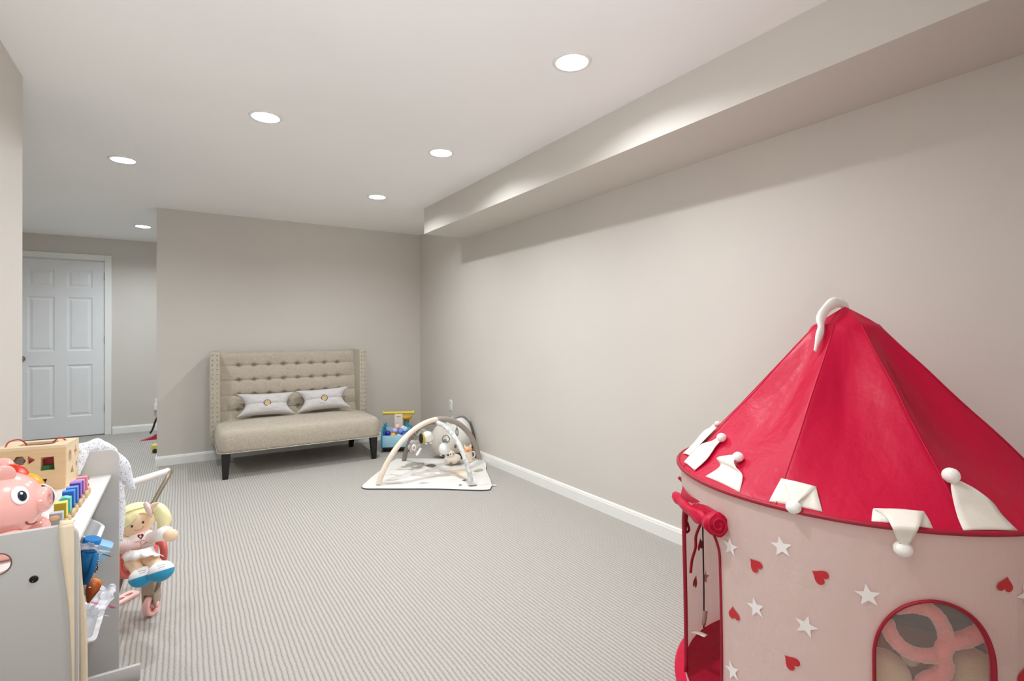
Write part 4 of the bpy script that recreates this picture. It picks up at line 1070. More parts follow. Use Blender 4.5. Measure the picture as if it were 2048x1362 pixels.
def puff(name, Pts, rad, flat=0.5, seg=20, par=None, mat=None, amp=0.12, sd=0):
    Pp = catmull(Pts, 8); R_ = catmull([(r, 0, 0) for r in rad], 8); bm = bmesh.new()
    add_tube(bm, Pp, [max(0.002, r.x) for r in R_], seg, flat=flat, rfn=lambda u, a: 1 + amp * noise.noise(Vector((u * 5, math.cos(a) * 1.5, math.sin(a) * 1.5 + sd))))
    return bobj(name, bm, mat or M_flor, par or fc)
puff('bodice', [P(150, 900, 2.275), P(170, 896, 2.295), P(192, 893, 2.31), P(212, 896, 2.315), P(226, 903, 2.32), P(232, 912, 2.325)], [0.012, 0.020, 0.026, 0.018, 0.013, 0.006], 0.8, amp=0.35)
puff('front_fold', [P(172, 900, 2.262), P(166, 912, 2.257), P(160, 930, 2.256), P(156, 950, 2.257)], [0.010, 0.016, 0.013, 0.006], 0.5)
puff('sleeve', [P(224, 905, 2.32), P(238, 930, 2.325), P(248, 950, 2.33), P(260, 968, 2.335), P(268, 979, 2.335)], [0.012, 0.030, 0.025, 0.014, 0.006], 0.6)
puff('skirt', [P(228, 930, 2.33), P(234, 965, 2.33), P(238, 1005, 2.33), P(237, 1045, 2.33), P(235, 1082, 2.33)], [0.012, 0.016, 0.019, 0.018, 0.014], 0.8, sd=4)
settle(fc)

# ================================================================== DOLL STROLLER AND DOLL
M_rose = plain('rose_plastic_gloss', rgb(222, 110, 108), 0.3); M_lrose = plain('light_rose_plastic', rgb(244, 196, 190), 0.35)
M_tanp = plain('taupe_plastic', rgb(176, 160, 142), 0.4); M_tube = plain('taupe_tube', rgb(134, 122, 104), 0.35, metal=0.4); M_grip = plain('white_grip', rgb(244, 238, 236), 0.7, 0.02, 20, 0.2, 90)
st = empty('doll_stroller', (-0.11, 2.70, 0)); tag(st, 'pink doll stroller with white padded handle behind the toy organizer', 'doll stroller')
hl, hr = at(236, 974, 2, 0.505), at(337, 942, 2, 0.52)
tube('handle_grip', [hl, hr], 0.0155, M_grip, st, seg=18)
for k in range(1): pass
tube('frame_tube', catmull([hr + Vector((-0.004, -0.004, 0)), hr + Vector((0.010, 0.012, -0.004)), P(336, 953, 2.92), P(306, 1008, 2.84), P(280, 1070, 2.76), P(262, 1120, 2.72)], 8), 0.0095, M_tube, st, seg=14)
tube('frame_tube', [hl + Vector((0.0, 0, -0.002)), hl + Vector((-0.03, -0.06, -0.14)), P(216, 1110, 2.62)], 0.0085, M_tube, st, seg=12)
# moulded seat
puff('seat_shell', [P(262, 1050, 2.78), P(270, 1085, 2.76), P(276, 1115, 2.72), P(284, 1128, 2.66)], [0.05, 0.075, 0.075, 0.05], 0.45, par=st, mat=M_rose, amp=0.02)
def arm(pp, r): tube('arm_rest', catmull(pp, 8), r, M_rose, st, seg=16, flat=0.7)
arm([P(303, 1086, 2.72), P(312, 1080, 2.68), P(324, 1086, 2.62), P(328, 1106, 2.60), P(322, 1132, 2.62), P(306, 1142, 2.66)], 0.019)
arm([P(240, 1100, 2.64), P(236, 1120, 2.58), P(240, 1145, 2.56), P(252, 1150, 2.58), P(262, 1143, 2.62)], 0.019)
tube('crotch_post', catmull([P(283, 1104, 2.62), P(288, 1118, 2.58), P(287, 1134, 2.59), P(283, 1146, 2.62)], 6), 0.013, M_rose, st, seg=14)
ribbon('seat_belt', [P(236, 1096, 2.57), P(258, 1094, 2.545), P(282, 1088, 2.545), P(306, 1082, 2.60)], 0.034, plain('blush_webbing', rgb(246, 216, 212), 0.8), st, up=AF)
# front fork and wheel
wc_ = at(303, 1213, 1, 2.66); wr__ = 0.045; wc = Vector((wc_.x, 2.66, wr__))
wd = Vector((0.80, -0.45, 0)).normalized()                 # axle direction
Mw = Matrix.Translation(wc) @ align(wd)
whl = lathe('wheel', [(0.028, -0.011), (0.040, -0.014), (0.045, -0.010), (0.045, 0.010), (0.040, 0.014), (0.028, 0.011), (0.028, -0.011)], M_lrose, st, 48, Mw)
bm = bmesh.new(); add_lathe(bm, [(0, -0.008), (0.011, -0.008), (0.011, 0.008), (0, 0.008)], 20, Mw); add_lathe(bm, [(0.024, -0.006), (0.029, -0.006), (0.029, 0.006), (0.024, 0.006), (0.024, -0.006)], 40, Mw)
for k in range(5):
    a = 2 * PI * k / 5; add_tube(bm, [Mw @ Vector((0.009 * math.cos(a), 0.009 * math.sin(a), 0)), Mw @ Vector((0.027 * math.cos(a), 0.027 * math.sin(a), 0))], 0.004, 8)
bobj('hub', bm, M_rose, whl, sharp=40)
lathe('axle_cap', [(0, 0.018), (0.010, 0.018), (0.013, 0.014), (0.013, -0.018), (0.010, -0.020), (0, -0.020)][::-1], M_lrose, st, 24, Matrix.Translation(wc) @ align(wd) @ Matrix.Scale(1.7, 4, (0, 0, 1)))
fork = bmesh.new(); up0 = wc + Vector((-0.014, 0.010, 0.080)); td = Vector((-wd.y, wd.x, 0))
Mk = Matrix((wd, td, Vector((0, 0, 1)))).transposed().to_4x4(); Mk.translation = wc
v0 = add_box(fork, (-0.030, -0.024, 0.046), (0.026, 0.026, 0.105), 0.008, 3)
for v in fork.verts: v.co = Mk @ v.co
for s in (-1, 1):
    Mp = Mk @ Matrix(((0, 0, 1, 0), (1, 0, 0, 0), (0, 1, 0, 0), (0, 0, 0, 1)))
    add_prism(fork, [(-0.024, 0.050), (0.026, 0.050), (0.020, 0.020), (0.012, -0.008), (0.0, -0.014), (-0.012, -0.008), (-0.020, 0.020)], 0.008, Mp, bev=0.002, z0=(0.018 if s > 0 else -0.027))
up0 = Mk @ Vector((0, 0, 0.10))
bobj('fork', fork, M_tanp, st, sharp=50)
tube('frame_tube', catmull([up0 + Vector((0.01, 0, 0.002)), P(305, 1183, 2.64), P(316, 1172, 2.64), P(318, 1155, 2.66), P(306, 1130, 2.70)], 6), 0.0085, M_tube, st, seg=12)
lathe('wheel', [(0.028, -0.011), (0.040, -0.014), (0.045, -0.010), (0.045, 0.010), (0.040, 0.014), (0, 0.011), (0, -0.011), (0.028, -0.011)], M_lrose, st, 40, Matrix.Translation((-0.245, 2.62, 0.045)) @ align(wd))
tube('frame_tube', [(-0.245, 2.62, 0.045), (-0.20, 2.70, 0.20)], 0.0085, M_tube, st, seg=12)
settle(st)
# pink plastic frame piece lying on the carpet
fp = bmesh.new(); c0 = at(246, 1196, 2, 0.01); c1_ = at(272, 1182, 2, 0.01); dd = (c1_ - c0); dd.z = 0; L_ = dd.length + 0.09; a_ = math.atan2(dd.y, dd.x)
holed_plate(fp, rrect(-L_ / 2, -0.032, L_ / 2, 0.032, 0.02), [circ(L_ / 2 - 0.035, 0, 0.018, 24, 0.011), circ(0.0, 0, 0.02, 24, 0.010)], 0, 0.010)
fo = bobj('foot_plate', fp, M_lrose, smooth=False); fo.location = (c0 + c1_) / 2 - dd.normalized() * 0.045; fo.location.z = 0.002; fo.rotation_euler = (0, 0, a_)
tag(fo, 'light pink plastic plate with oval holes lying on the carpet behind the stroller wheel', 'toy part')

# doll ------------------------------------------------------------------
M_skin = plain('doll_skin_cloth', rgb(246, 216, 184), 0.85, 0.02); M_hair = plain('doll_hair_cloth', rgb(244, 236, 184), 0.85, 0.05, 40, 0.3, 90)
t = NT('doll_dress'); ob = t.obj(); v = t.n('ShaderNodeTexVoronoi'); t.l(ob, v.inputs['Vector']); v.inputs['Scale'].default_value = 90
t.set(Base_Color=t.ramp(v.outputs['Distance'], [(0.10, rgb(200, 150, 160)), (0.2, rgb(250, 244, 244))]), Roughness=0.85); t.bump(t.noise(ob, 60, 3), 0.3, 0.003); M_dress = t.m
M_sock = plain('white_sock', rgb(248, 246, 246), 0.8); M_shoe = plain('turquoise_sole', rgb(42, 160, 206), 0.45); M_bow = plain('blush_bow', rgb(250, 222, 214), 0.8)
dl = empty('rag_doll', (-0.11, 2.62, 0.16)); tag(dl, 'blonde rag doll in white dress with blue and white shoes, sitting in the stroller', 'doll')
def A3(px, py, k): return O + ray(px, py) * k
hc = A3(272, 1041, 2.13); FH = ray(274, 1041).normalized(); XH = FH.cross(Vector((0, 0, 1))).normalized(); ZH = XH.cross(FH).normalized()
Mh = Matrix.Translation(hc) @ Matrix((XH, FH * -1, ZH)).transposed().to_4x4() @ rotm('Y', -12)
Mhr = Mh.to_3x3().to_4x4()
def hb(px, py, k): return A3(px, py, k)
bm = bmesh.new(); add_ball(bm, hc, (0.066, 0.054, 0.062), 36, 24, Mhr)                                # one cloth body
nk = A3(278, 1075, 2.14)
add_tube(bm, catmull([A3(276, 1062, 2.14), A3(278, 1078, 2.14), A3(279, 1098, 2.13), A3(280, 1114, 2.12)], 6), [0.03] * 5 + [0.042] * 10 + [0.04] * 4, 20)
add_tube(bm, catmull([A3(300, 1076, 2.12), A3(322, 1068, 2.09), A3(338, 1070, 2.06), A3(349, 1072, 2.045)], 6), [0.018] * 8 + [0.022] * 5 + [0.024] * 3 + [0.022, 0.018, 0.010], 16)
add_tube(bm, catmull([A3(258, 1080, 2.12), A3(246, 1092, 2.08), A3(238, 1104, 2.05)], 6), [0.018] * 8 + [0.02] * 4 + [0.012], 16)
for pts_ in ([A3(262, 1118, 2.08), A3(270, 1130, 2.03), A3(281, 1148, 2.00)], [A3(293, 1113, 2.08), A3(304, 1122, 2.03), A3(318, 1136, 1.99)]):
    add_tube(bm, catmull(pts_, 6), [0.027] * 6 + [0.024] * 7, 18)
bobj('body', bm, M_skin, dl)
# hair cap with side swept fringe
bm = bmesh.new()
def cap(u, v_):
    a = 2 * PI * u; lim = 1.12 - 0.36 * math.sin(a) * 0 ; front = max(0, math.sin(a - PI * 0.0))
    # polar angle limit: lower at the back (a=pi/2 is the back, -pi/2 the face)
    s_ = math.sin(a); l_ = 1.20 - 0.70 * s_ if s_ < 0 else 1.20 - 0.30 * s_
    th_ = v_ * max(0.35, l_)
    return Mh @ Vector((0.0695 * math.sin(th_) * math.cos(a), 0.058 * math.sin(th_) * s_ * -1 * -1, 0.067 * math.cos(th_)))
add_surf(bm, lambda u, v_: cap(u, v_), 48, 16, cu=True)
bmesh.ops.remove_doubles(bm, verts=bm.verts, dist=1e-5)
hcap = bobj('hair', bm, M_hair, dl); solid(hcap, 0.005, 1)
def face_pt(x, z, off=0.0006):
    x *= 1; q_ = 1 - (x / 0.066) ** 2 - (z / 0.062) ** 2; y = 0.054 * math.sqrt(max(0.02, q_)); 
    return Mh @ Vector((x, -1 * -1 * y + off, z)) if False else Mh @ Vector((x, y * 1.0 + off, z))
# find which side faces the lens
if (face_pt(0, 0) - Vector((0, 0, H))).length > hc.length_squared ** 0.5 and ((Mh @ Vector((0, 0.054, 0))) - O).length > (hc - O).length: sgnf = -1
else: sgnf = 1
def fpnt(x, z, off=0.0008):
    q_ = 1 - (x / 0.066) ** 2 - (z / 0.062) ** 2; return Mh @ Vector((x, sgnf * (0.054 * math.sqrt(max(0.02, q_)) + off), z))
ZB = [(-0.062, -0.022), (-0.046, -0.016), (-0.016, -0.006), (0.003, 0.008), (0.015, 0.022), (0.028, 0.018), (0.043, 0.008), (0.058, -0.006)]
def zb(x):
    for (a, za_), (b, zb_) in zip(ZB, ZB[1:]):
        if x <= b: u = max(0, (x - a) / (b - a)); return za_ + (zb_ - za_) * u
    return ZB[-1][1]
bm = bmesh.new()
def fr(u, v_):
    x = -0.060 + 0.116 * u; top_ = 0.93 * 0.062 * math.sqrt(max(0.02, 1 - (x / 0.066) ** 2)); z0_ = min(zb(x), top_ - 0.002)
    return fpnt(x, z0_ + (top_ - z0_) * v_, 0.0015 + 0.0012 * math.sin(u * 22 + 3 * v_) * 0.6)
add_surf(bm, fr, 60, 16); solid(bobj('fringe', bm, M_hair, hcap), 0.0035, 0)
puff('pigtail', [A3(300, 1020, 2.13), A3(312, 1016, 2.11), A3(324, 1028, 2.10), A3(328, 1044, 2.10), A3(320, 1054, 2.11)], [0.012, 0.024, 0.030, 0.027, 0.012], 0.8, par=dl, mat=M_hair)
puff('bow', [A3(290, 1006, 2.09), A3(295, 1016, 2.085), A3(299, 1024, 2.085), A3(302, 1034, 2.09)], [0.010, 0.014, 0.012, 0.006], 0.6, par=dl, mat=M_bow)
puff('bow', [A3(296, 1016, 2.09), A3(306, 1011, 2.09), A3(318, 1005, 2.09)], [0.004, 0.008, 0.003], 0.5, par=dl, mat=M_bow)
M_ink = plain('dark_thread', rgb(40, 30, 30), 0.4); M_smile = plain('coral_thread', rgb(226, 120, 110), 0.7)
for x, z in ((-0.017, -0.016), (0.020, -0.016)):
    p_ = fpnt(x, z, 0.0); ey = ball('eye', p_, (0.0042, 0.0024, 0.0052), M_ink, dl, 16, 10, M=Mhr); ball('glint', fpnt(x - 0.001, z + 0.0015, 0.0022), 0.0011, M_bin, ey, 10, 6)
tube('smile', catmull([fpnt(-0.012, -0.034), fpnt(-0.004, -0.040), fpnt(0.010, -0.040), fpnt(0.020, -0.032)], 8), 0.0009, M_smile, dl, seg=6)
# dress
puff('dress_top', [A3(274, 1064, 2.12), A3(279, 1076, 2.12), A3(280, 1090, 2.11), A3(281, 1100, 2.10)], [0.030, 0.052, 0.052, 0.050], 0.85, par=dl, mat=M_dress, amp=0.03)
puff('sleeve', [A3(298, 1078, 2.12), A3(312, 1072, 2.10), A3(328, 1067, 2.07), A3(334, 1066, 2.06)], [0.024, 0.024, 0.028, 0.026], 1.0, par=dl, mat=M_dress, amp=0.08)
puff('sleeve', [A3(260, 1078, 2.12), A3(250, 1086, 2.09), A3(242, 1092, 2.06)], [0.024, 0.026, 0.028], 1.0, par=dl, mat=M_dress, amp=0.08)
bm = bmesh.new()
k0 = [A3(x, y, k) for x, y, k in ((250, 1098, 2.09), (266, 1101, 2.03), (288, 1098, 2.02), (306, 1092, 2.06))]
k1 = [A3(x, y, k) for x, y, k in ((238, 1122, 2.07), (264, 1122, 2.00), (300, 1112, 1.98), (328, 1112, 2.03))]
K0, K1 = catmull(k0, 50), catmull(k1, 50)
def sk(u, v_):
    i = int(round(u * (len(K0) - 1))); p = K0[i].lerp(K1[i], v_); return p + AY * (0.0025 * v_ * math.sin(u * 30)) - AF * (0.005 * v_ * math.cos(u * 30) + 0.012 * math.sin(PI * v_))
add_surf(bm, sk, len(K0), 10); sk_ = bobj('skirt', bm, M_dress, dl); solid(sk_, 0.002)
# embroidered heart on the chest
hp = A3(281, 1073, 2.056); 
bm = bmesh.new(); Mq = Matrix.Translation(hp) @ Matrix((AX, -AF, AY)).transposed().to_4x4() @ rotm('Y', -10) @ rotm('X', 90)
add_prism(bm, [(x * 0.026, -y * 0.026) for x, y in HEART], 0.002, Mq); bobj('embroidered_heart', bm, plain('claret_felt', rgb(160, 30, 52), 0.8), dl, smooth=False)
bm = bmesh.new(); Mq2 = Mq @ Matrix.Translation((0, 0, -0.0008)); add_prism(bm, [(x * 0.012, y * 0.012) for x, y in [(math.cos(PI * k / 5) * (0.5 if k % 2 else 0.28), math.sin(PI * k / 5) * (0.5 if k % 2 else 0.28)) for k in range(10)]], 0.0038, Mq2); bobj('flower_motif', bm, M_sock, dl, smooth=False)
# shoes: white upper with sock script, turquoise toe
for (sx_, sy_, k_, ex, ey_) in ((284, 1153, 1.985, 0.026, 0), (322, 1142, 1.965, 0.025, 0)):
    c_ = A3(sx_, sy_, k_); Ms_ = Matrix((AX, AF, AY)).transposed().to_4x4() @ rotm('Y', -18) @ rotm('X', -14)
    up_ = ball('shoe', c_, (0.043, 0.042, 0.036), M_sock, dl, 28, 18, M=Ms_)
    bm = bmesh.new(); vs_ = add_ball(bm, (0, 0, 0), (0.0445, 0.0435, 0.0375), 32, 22)
    bmesh.ops.delete(bm, geom=[v for v in bm.verts if v.co.z > 0.002], context='VERTS')
    for v in bm.verts: v.co = Ms_ @ v.co + c_
    bobj('toe_cap', bm, M_shoe, up_)
    for k, (dx, dz, ww) in enumerate(((-8, -10, 10), (-5, -6, 8))):
        sc_pts = [A3(sx_ + dx + ww * q_ / 6.0 * 1.6, sy_ + dz - q_ * 0.7 + (0.8 if q_ % 2 else 0), k_ - 0.048) for q_ in range(7)]
        tube('shoe_script', sc_pts, 0.0008, plain('navy_thread', rgb(90, 110, 140), 0.7), up_, seg=5)
tube('dress_script', [A3(270 + 2.2 * q_, 1084.5 - 0.55 * q_ + (1.0 if q_ % 2 else 0), 2.047) for q_ in range(10)], 0.0008, M_ink, dl, seg=5)
settle(dl)
for o_ in bpy.data.objects:
    if o_.name.startswith('eye'): pass

# ================================================================== BABY PLAY GYM
gym = empty('play_gym', (1.80, 3.97, 0)); tag(gym, 'baby play gym with printed white mat and two crossed fabric arches', 'play gym')
M_mat = plain('white_quilted_cotton', rgb(226, 224, 220), 0.9, 0.02, 10, 0.3, 60)
M_cream = plain('cream_sleeve', rgb(238, 222, 204), 0.85, 0.04, 14, 0.3, 60); M_taupe = plain('taupe_sleeve', rgb(168, 158, 150), 0.85, 0.04, 14, 0.3, 60); M_dtaupe = plain('dark_taupe_sleeve', rgb(140, 132, 120), 0.85, 0.06, 14, 0.3, 60)
t = NT('speckled_grey_sleeve'); t.set(Base_Color=t.ramp(t.noise(t.obj(), 40, 3), [(0.4, rgb(190, 196, 198)), (0.6, rgb(226, 224, 220))]), Roughness=0.85); M_speck = t.m
M_edge = plain('charcoal_piping', rgb(70, 72, 76), 0.8)
# mat outline (floor points), softly rounded
cor = [(1.165, 3.93), (1.30, 3.815), (1.62, 3.60), (1.90, 3.375), (1.985, 3.40), (2.07, 3.55), (2.20, 3.85), (2.315, 4.06), (2.305, 4.24), (2.05, 4.42), (1.76, 4.62), (1.66, 4.62), (1.42, 4.32), (1.25, 4.09)]
out = [(p.x, p.y) for p in catmull([(x, y, 0) for x, y in cor], 8, closed=True)]
bm = bmesh.new(); cx_, cy_ = 1.76, 3.99
def mz(x, y, k): return 0.010 + (0.012 * noise.noise(Vector((x * 7, y * 7, 1))) + 0.007 * noise.noise(Vector((x * 16, y * 16, 4))) + 0.004) * (1 - k ** 6) + (0.022 * math.exp(-((x - 2.26) ** 2 + (y - 4.17) ** 2) / 0.006))
rings = []
NK = 26
for j in range(NK + 1):
    k = 1 - j / NK
    rings.append([bm.verts.new((cx_ + (x - cx_) * k, cy_ + (y - cy_) * k, mz(cx_ + (x - cx_) * k, cy_ + (y - cy_) * k, k))) for x, y in out] if j < NK else [bm.verts.new((cx_, cy_, mz(cx_, cy_, 0)))])
n_ = len(out); low = [bm.verts.new((x, y, 0.001)) for x, y in out]
for i in range(n_):
    bm.faces.new((low[i], low[(i + 1) % n_], rings[0][(i + 1) % n_], rings[0][i]))
for A, B in zip(rings[:-1], rings[1:]):
    for i in range(n_):
        if len(B) > 1: bm.faces.new((A[i], A[(i + 1) % n_], B[(i + 1) % n_], B[i]))
        else: bm.faces.new((A[i], A[(i + 1) % n_], B[0]))
bm.faces.new(low[::-1])
# printed woodland shapes
def blob(cx, cy, rx, ry, rot, mi, seed, n=30, wob=0.25):
    r_ = math.radians(rot); vs_ = []; c_ = bm.verts.new((cx, cy, mz(cx, cy, 0.5) + 0.0014))
    mid_ = []
    for ring in (0.5, 1.0):
        L_ = []
        for k in range(n):
            a = 2 * PI * k / n; w_ = (1 + wob * noise.noise(Vector((math.cos(a) * 2 + seed, math.sin(a) * 2, seed)))) * ring; x = rx * w_ * math.cos(a); y = ry * w_ * math.sin(a)
            X = cx + x * math.cos(r_) - y * math.sin(r_); Y = cy + x * math.sin(r_) + y * math.cos(r_); L_.append(bm.verts.new((X, Y, mz(X, Y, 0.5) + 0.0014)))
        mid_.append(L_)
    for i in range(n):
        f = bm.faces.new((c_, mid_[0][i], mid_[0][(i + 1) % n])); f.material_index = mi
        f = bm.faces.new((mid_[0][i], mid_[1][i], mid_[1][(i + 1) % n], mid_[0][(i + 1) % n])); f.material_index = mi
for args in ((1.72, 4.30, 0.10, 0.13, -40, 1, 1), (1.85, 4.22, 0.05, 0.07, -30, 4, 2), (1.62, 4.26, 0.07, 0.06, 10, 2, 3), (1.75, 3.98, 0.17, 0.10, -35, 2, 4), (1.95, 3.84, 0.12, 0.07, -35, 3, 5),
             (1.42, 3.99, 0.05, 0.02, -30, 2, 6), (1.40, 3.90, 0.07, 0.03, -35, 2, 7), (1.88, 3.64, 0.025, 0.012, 30, 4, 8), (1.99, 3.97, 0.08, 0.05, -30, 3, 9), (2.12, 4.16, 0.09, 0.05, -30, 1, 10),
             (2.13, 3.86, 0.05, 0.035, 20, 1, 11), (1.50, 4.14, 0.05, 0.03, -35, 3, 12), (1.60, 3.78, 0.04, 0.025, -30, 2, 13), (1.90, 3.49, 0.014, 0.010, 10, 4, 14), (1.80, 3.55, 0.012, 0.010, 0, 4, 15), (1.86, 3.51, 0.010, 0.012, 40, 4, 16)): blob(*args)
M_p1 = plain('print_sage', rgb(168, 168, 158), 0.9); M_p2 = plain('print_pale_taupe', rgb(210, 202, 196), 0.9); M_p3 = plain('print_cream', rgb(238, 224, 202), 0.9); M_p4 = plain('print_brown_grey', rgb(124, 114, 106), 0.9)
mat_o = bobj('mat', bm, [M_mat, M_p1, M_p2, M_p3, M_p4], gym, sharp=70)
tube('mat_piping', [(x, y, 0.0045) for x, y in out], 0.0045, M_edge, mat_o, seg=8, closed=True)
ribbon('care_tag', [Vector((1.965, 3.47, 0.010)), Vector((2.00, 3.455, 0.010)), Vector((2.055, 3.435, 0.004))], 0.035, M_mat, mat_o)
# arches
def arch(p, q, top, bulge=0.0, n=40):
    p, q, top = Vector(p), Vector(q), Vector(top); out_ = []
    for k in range(n + 1):
        u = k / n; w = 1 - abs(2 * u - 1); th = PI * u; s_ = (1 - math.cos(th)) / 2 * 0.35 + u * 0.65
        b = p.lerp(q, s_); mid_ = p.lerp(q, 0.5); z = math.sin(PI * u) ** 0.80 * 1.0
        x = b + (Vector((top.x, top.y, 0)) - Vector((mid_.x, mid_.y, 0))) * z; out_.append(Vector((x.x, x.y, p.z + (top.z - p.z) * z)))
    return out_
A_, B_q, C_, D_ = (1.283, 3.92, 0.02), (1.869, 3.498, 0.02), (1.722, 4.531, 0.02), (2.300, 4.156, 0.02)
TOP = (1.80, 3.98, 0.457)
a1 = arch(A_, D_, (1.80, 3.98, 0.462)); a2 = arch(C_, B_q, (1.80, 3.985, 0.436))
h1, h2 = len(a1) // 2, len(a2) // 2
ar1 = tube('arch', a1[:h1 + 1], 0.021, M_cream, gym, seg=18); tube('arch', a1[h1:], 0.023, M_taupe, gym, seg=18)
tube('arch', a2[:h2 + 1], 0.021, M_dtaupe, gym, seg=18); tube('arch', a2[h2:], 0.019, M_speck, gym, seg=18)
tube('arch_tie', [Vector(TOP) + Vector((0.026 * math.cos(a), 0.010 * math.sin(a) , -0.012 + 0.024 * math.sin(a))) for a in [2 * PI * k / 24 for k in range(24)]], 0.004, M_dtaupe, gym, seg=8, closed=True)
settle(gym)
def ring_toy(name, c, r, mat, par, nrm=(0.5, 0.8, 0), tr_=0.004):
    M_ = Matrix.Translation(c) @ align(nrm); return tube(name, [M_ @ Vector((r * math.cos(a), r * math.sin(a), 0)) for a in [2 * PI * k / 32 for k in range(32)]], tr_, mat, par, seg=8, closed=True)
M_gring = plain('grey_plastic_ring', rgb(130, 126, 122), 0.4); M_wp = plain('white_plush', rgb(244, 243, 240), 0.95, 0.02, 30, 0.4, 140, sheen=0.4)
# white plush bird with mustard wing
e = empty('hanging_bird', P(854, 862, 4.10)); tag(e, 'white plush bird toy with mustard and black disc hanging from the back arch', 'hanging toy')
c = P(856, 873, 4.10); ball('body', c, (0.055, 0.045, 0.046), M_wp, e, M=Matrix.Rotation(0.3, 4, 'Y')); ball('wing', c + Vector((-0.045, 0.0, -0.012)), (0.014, 0.036, 0.044), plain('mustard_felt', rgb(206, 176, 60), 0.9), e)
ball('disc', c + Vector((-0.062, 0.005, -0.010)), (0.010, 0.036, 0.044), plain('black_felt', rgb(34, 30, 32), 0.9), e); tube('cord', [c + Vector((-0.01, 0, 0.04)), c + Vector((-0.006, 0.0, 0.085))], 0.0025, M_dtaupe, e, seg=8)
for dx in (-0.02, 0.02): ball('foot', c + Vector((dx, -0.01, -0.055)), (0.012, 0.010, 0.008), M_wp, e)
settle(e)
# grey petal toy with mirror and tag
e = empty('hanging_petal_toy', P(830, 880, 4.25)); tag(e, 'grey plush flower toy with white oval middle and white tag, hanging on the taupe arch', 'hanging toy')
c = P(829, 894, 4.22); M_gp = plain('grey_plush', rgb(186, 178, 172), 0.95, 0.04, 30, 0.4, 140)
for k in range(6):
    a = 2 * PI * k / 6; ball('petal', c + AX * (0.034 * math.cos(a)) + AY * (0.040 * math.sin(a)), (0.026, 0.014, 0.028), M_gp, e)
ball('middle', c - AF * 0.016, (0.024, 0.010, 0.030), M_wp, e); ball('button', c - AF * 0.027, (0.011, 0.005, 0.014), M_gp, e)
ring_toy('ring', P(830, 871, 4.22), 0.030, M_gring, e, tuple(AX + AF * 0.6), 0.004)
ribbon('tag', [P(842, 896, 4.18), P(838, 903, 4.17), P(833, 911, 4.17)], 0.022, M_wp, e, up=AF); settle(e)
# ribbed ball with ring
e = empty('hanging_ball', P(891, 880, 3.95)); tag(e, 'white ribbed ball toy with grey ring and wooden beads hanging from the speckled arch', 'hanging toy')
c = P(889, 897, 3.92)
ball('body', c, (0.050, 0.050, 0.050), plain('white_ribbed_rubber', rgb(240, 242, 242), 0.5), e, 48, 20, fn=lambda p: 1 + 0.02 * math.cos(16 * math.atan2(p.y, p.x)))
ring_toy('ring', P(892, 878, 3.92), 0.030, M_gring, e, tuple(AF)); ball('leaf', c + Vector((0.03, 0.03, 0.055)), (0.034, 0.014, 0.016), M_gp, e); ball('leaf', c + Vector((0.045, 0.0, 0.07)), (0.025, 0.014, 0.03), M_wp, e)
for k in range(4): ball('bead', c + AX * (-0.030 + 0.020 * k) + Vector((0, 0, -0.054)), 0.0085, plain('bead_%d' % k, rgb(58, 48, 44) if k % 2 else rgb(232, 226, 218), 0.5), e, 12, 8)
settle(e)
e = empty('hanging_ring', P(914, 863, 4.06)); tag(e, 'dark grey teething ring hanging from the taupe half of the arch', 'teething ring')
ring_toy('ring', P(914, 864, 4.04), 0.030, plain('dark_ring', rgb(96, 92, 92), 0.4), e, tuple(AX + AF * 0.45), 0.0045); tube('cord', [P(914, 857, 4.04), P(914, 852, 4.05)], 0.003, M_dtaupe, e, seg=6); settle(e)
# plush lamb on the mat
c = at(903, 930, 2, 0.012); e = empty('plush_lamb', (c.x, c.y, 0.02)); tag(e, 'cream curly plush lamb with dark eyes lying on the play gym mat', 'plush toy')
M_curl = plain('curly_cream_plush', rgb(238, 228, 212), 0.95, 0.08, 60, 0.9, 90, sheen=0.4); c.z = 0.066
ball('body', c + Vector((0.01, 0.0, 0.0)), (0.078, 0.058, 0.048), M_curl, e, fn=lambda p: 1 + 0.05 * noise.noise(p * 5)); hd = ball('head', c + Vector((-0.02, -0.02, 0.050)), (0.036, 0.034, 0.032), M_curl, e)
for s in (-1, 1):
    ball('ear', c + Vector((-0.02 + s * 0.036, -0.02, 0.058)), (0.014, 0.008, 0.009), plain('tan_ear', rgb(200, 170, 144), 0.9), e)
    ball('eye', c + Vector((-0.022 + s * 0.013, -0.052, 0.056)), 0.0055, M_ink, e, 12, 8)
    ball('hoof', c + Vector((0.04 * s + 0.01, -0.05, -0.030)), (0.014, 0.016, 0.012), M_p4, e)
settle(e)
# fox sippy toy
c = at(936, 925, 2, 0.012); e = empty('fox_cup', (c.x, c.y, 0.02)); tag(e, 'cream cup toy with orange fox face and loop handle standing on the gym mat', 'toy cup')
lathe('cup', [(0, 0), (0.040, 0), (0.043, 0.006), (0.037, 0.085), (0.036, 0.10), (0.0, 0.105)], plain('cream_plastic', rgb(244, 226, 200), 0.45), e, 32)
ball('face', (0, 0, 0.112), (0.038, 0.036, 0.030), plain('apricot_plastic', rgb(246, 196, 140), 0.45), e); ball('muzzle', (-0.012, -0.028, 0.108), (0.020, 0.012, 0.014), plain('orange_muzzle', rgb(240, 146, 90), 0.5), e)
for s in (-1, 1): lathe('ear', [(0.014, 0), (0.009, 0.014), (0, 0.030)], plain('white_ear', rgb(246, 240, 232), 0.6), e, 16, Matrix.Translation((s * 0.026, 0, 0.132)) @ rotm('Y', 18 * s))
tube('handle', catmull([(0.036, -0.008, 0.085), (0.058, -0.014, 0.082), (0.064, -0.016, 0.058), (0.054, -0.012, 0.036), (0.038, -0.006, 0.034)], 6), 0.0055, plain('white_handle', rgb(246, 244, 238), 0.5), e, seg=10)

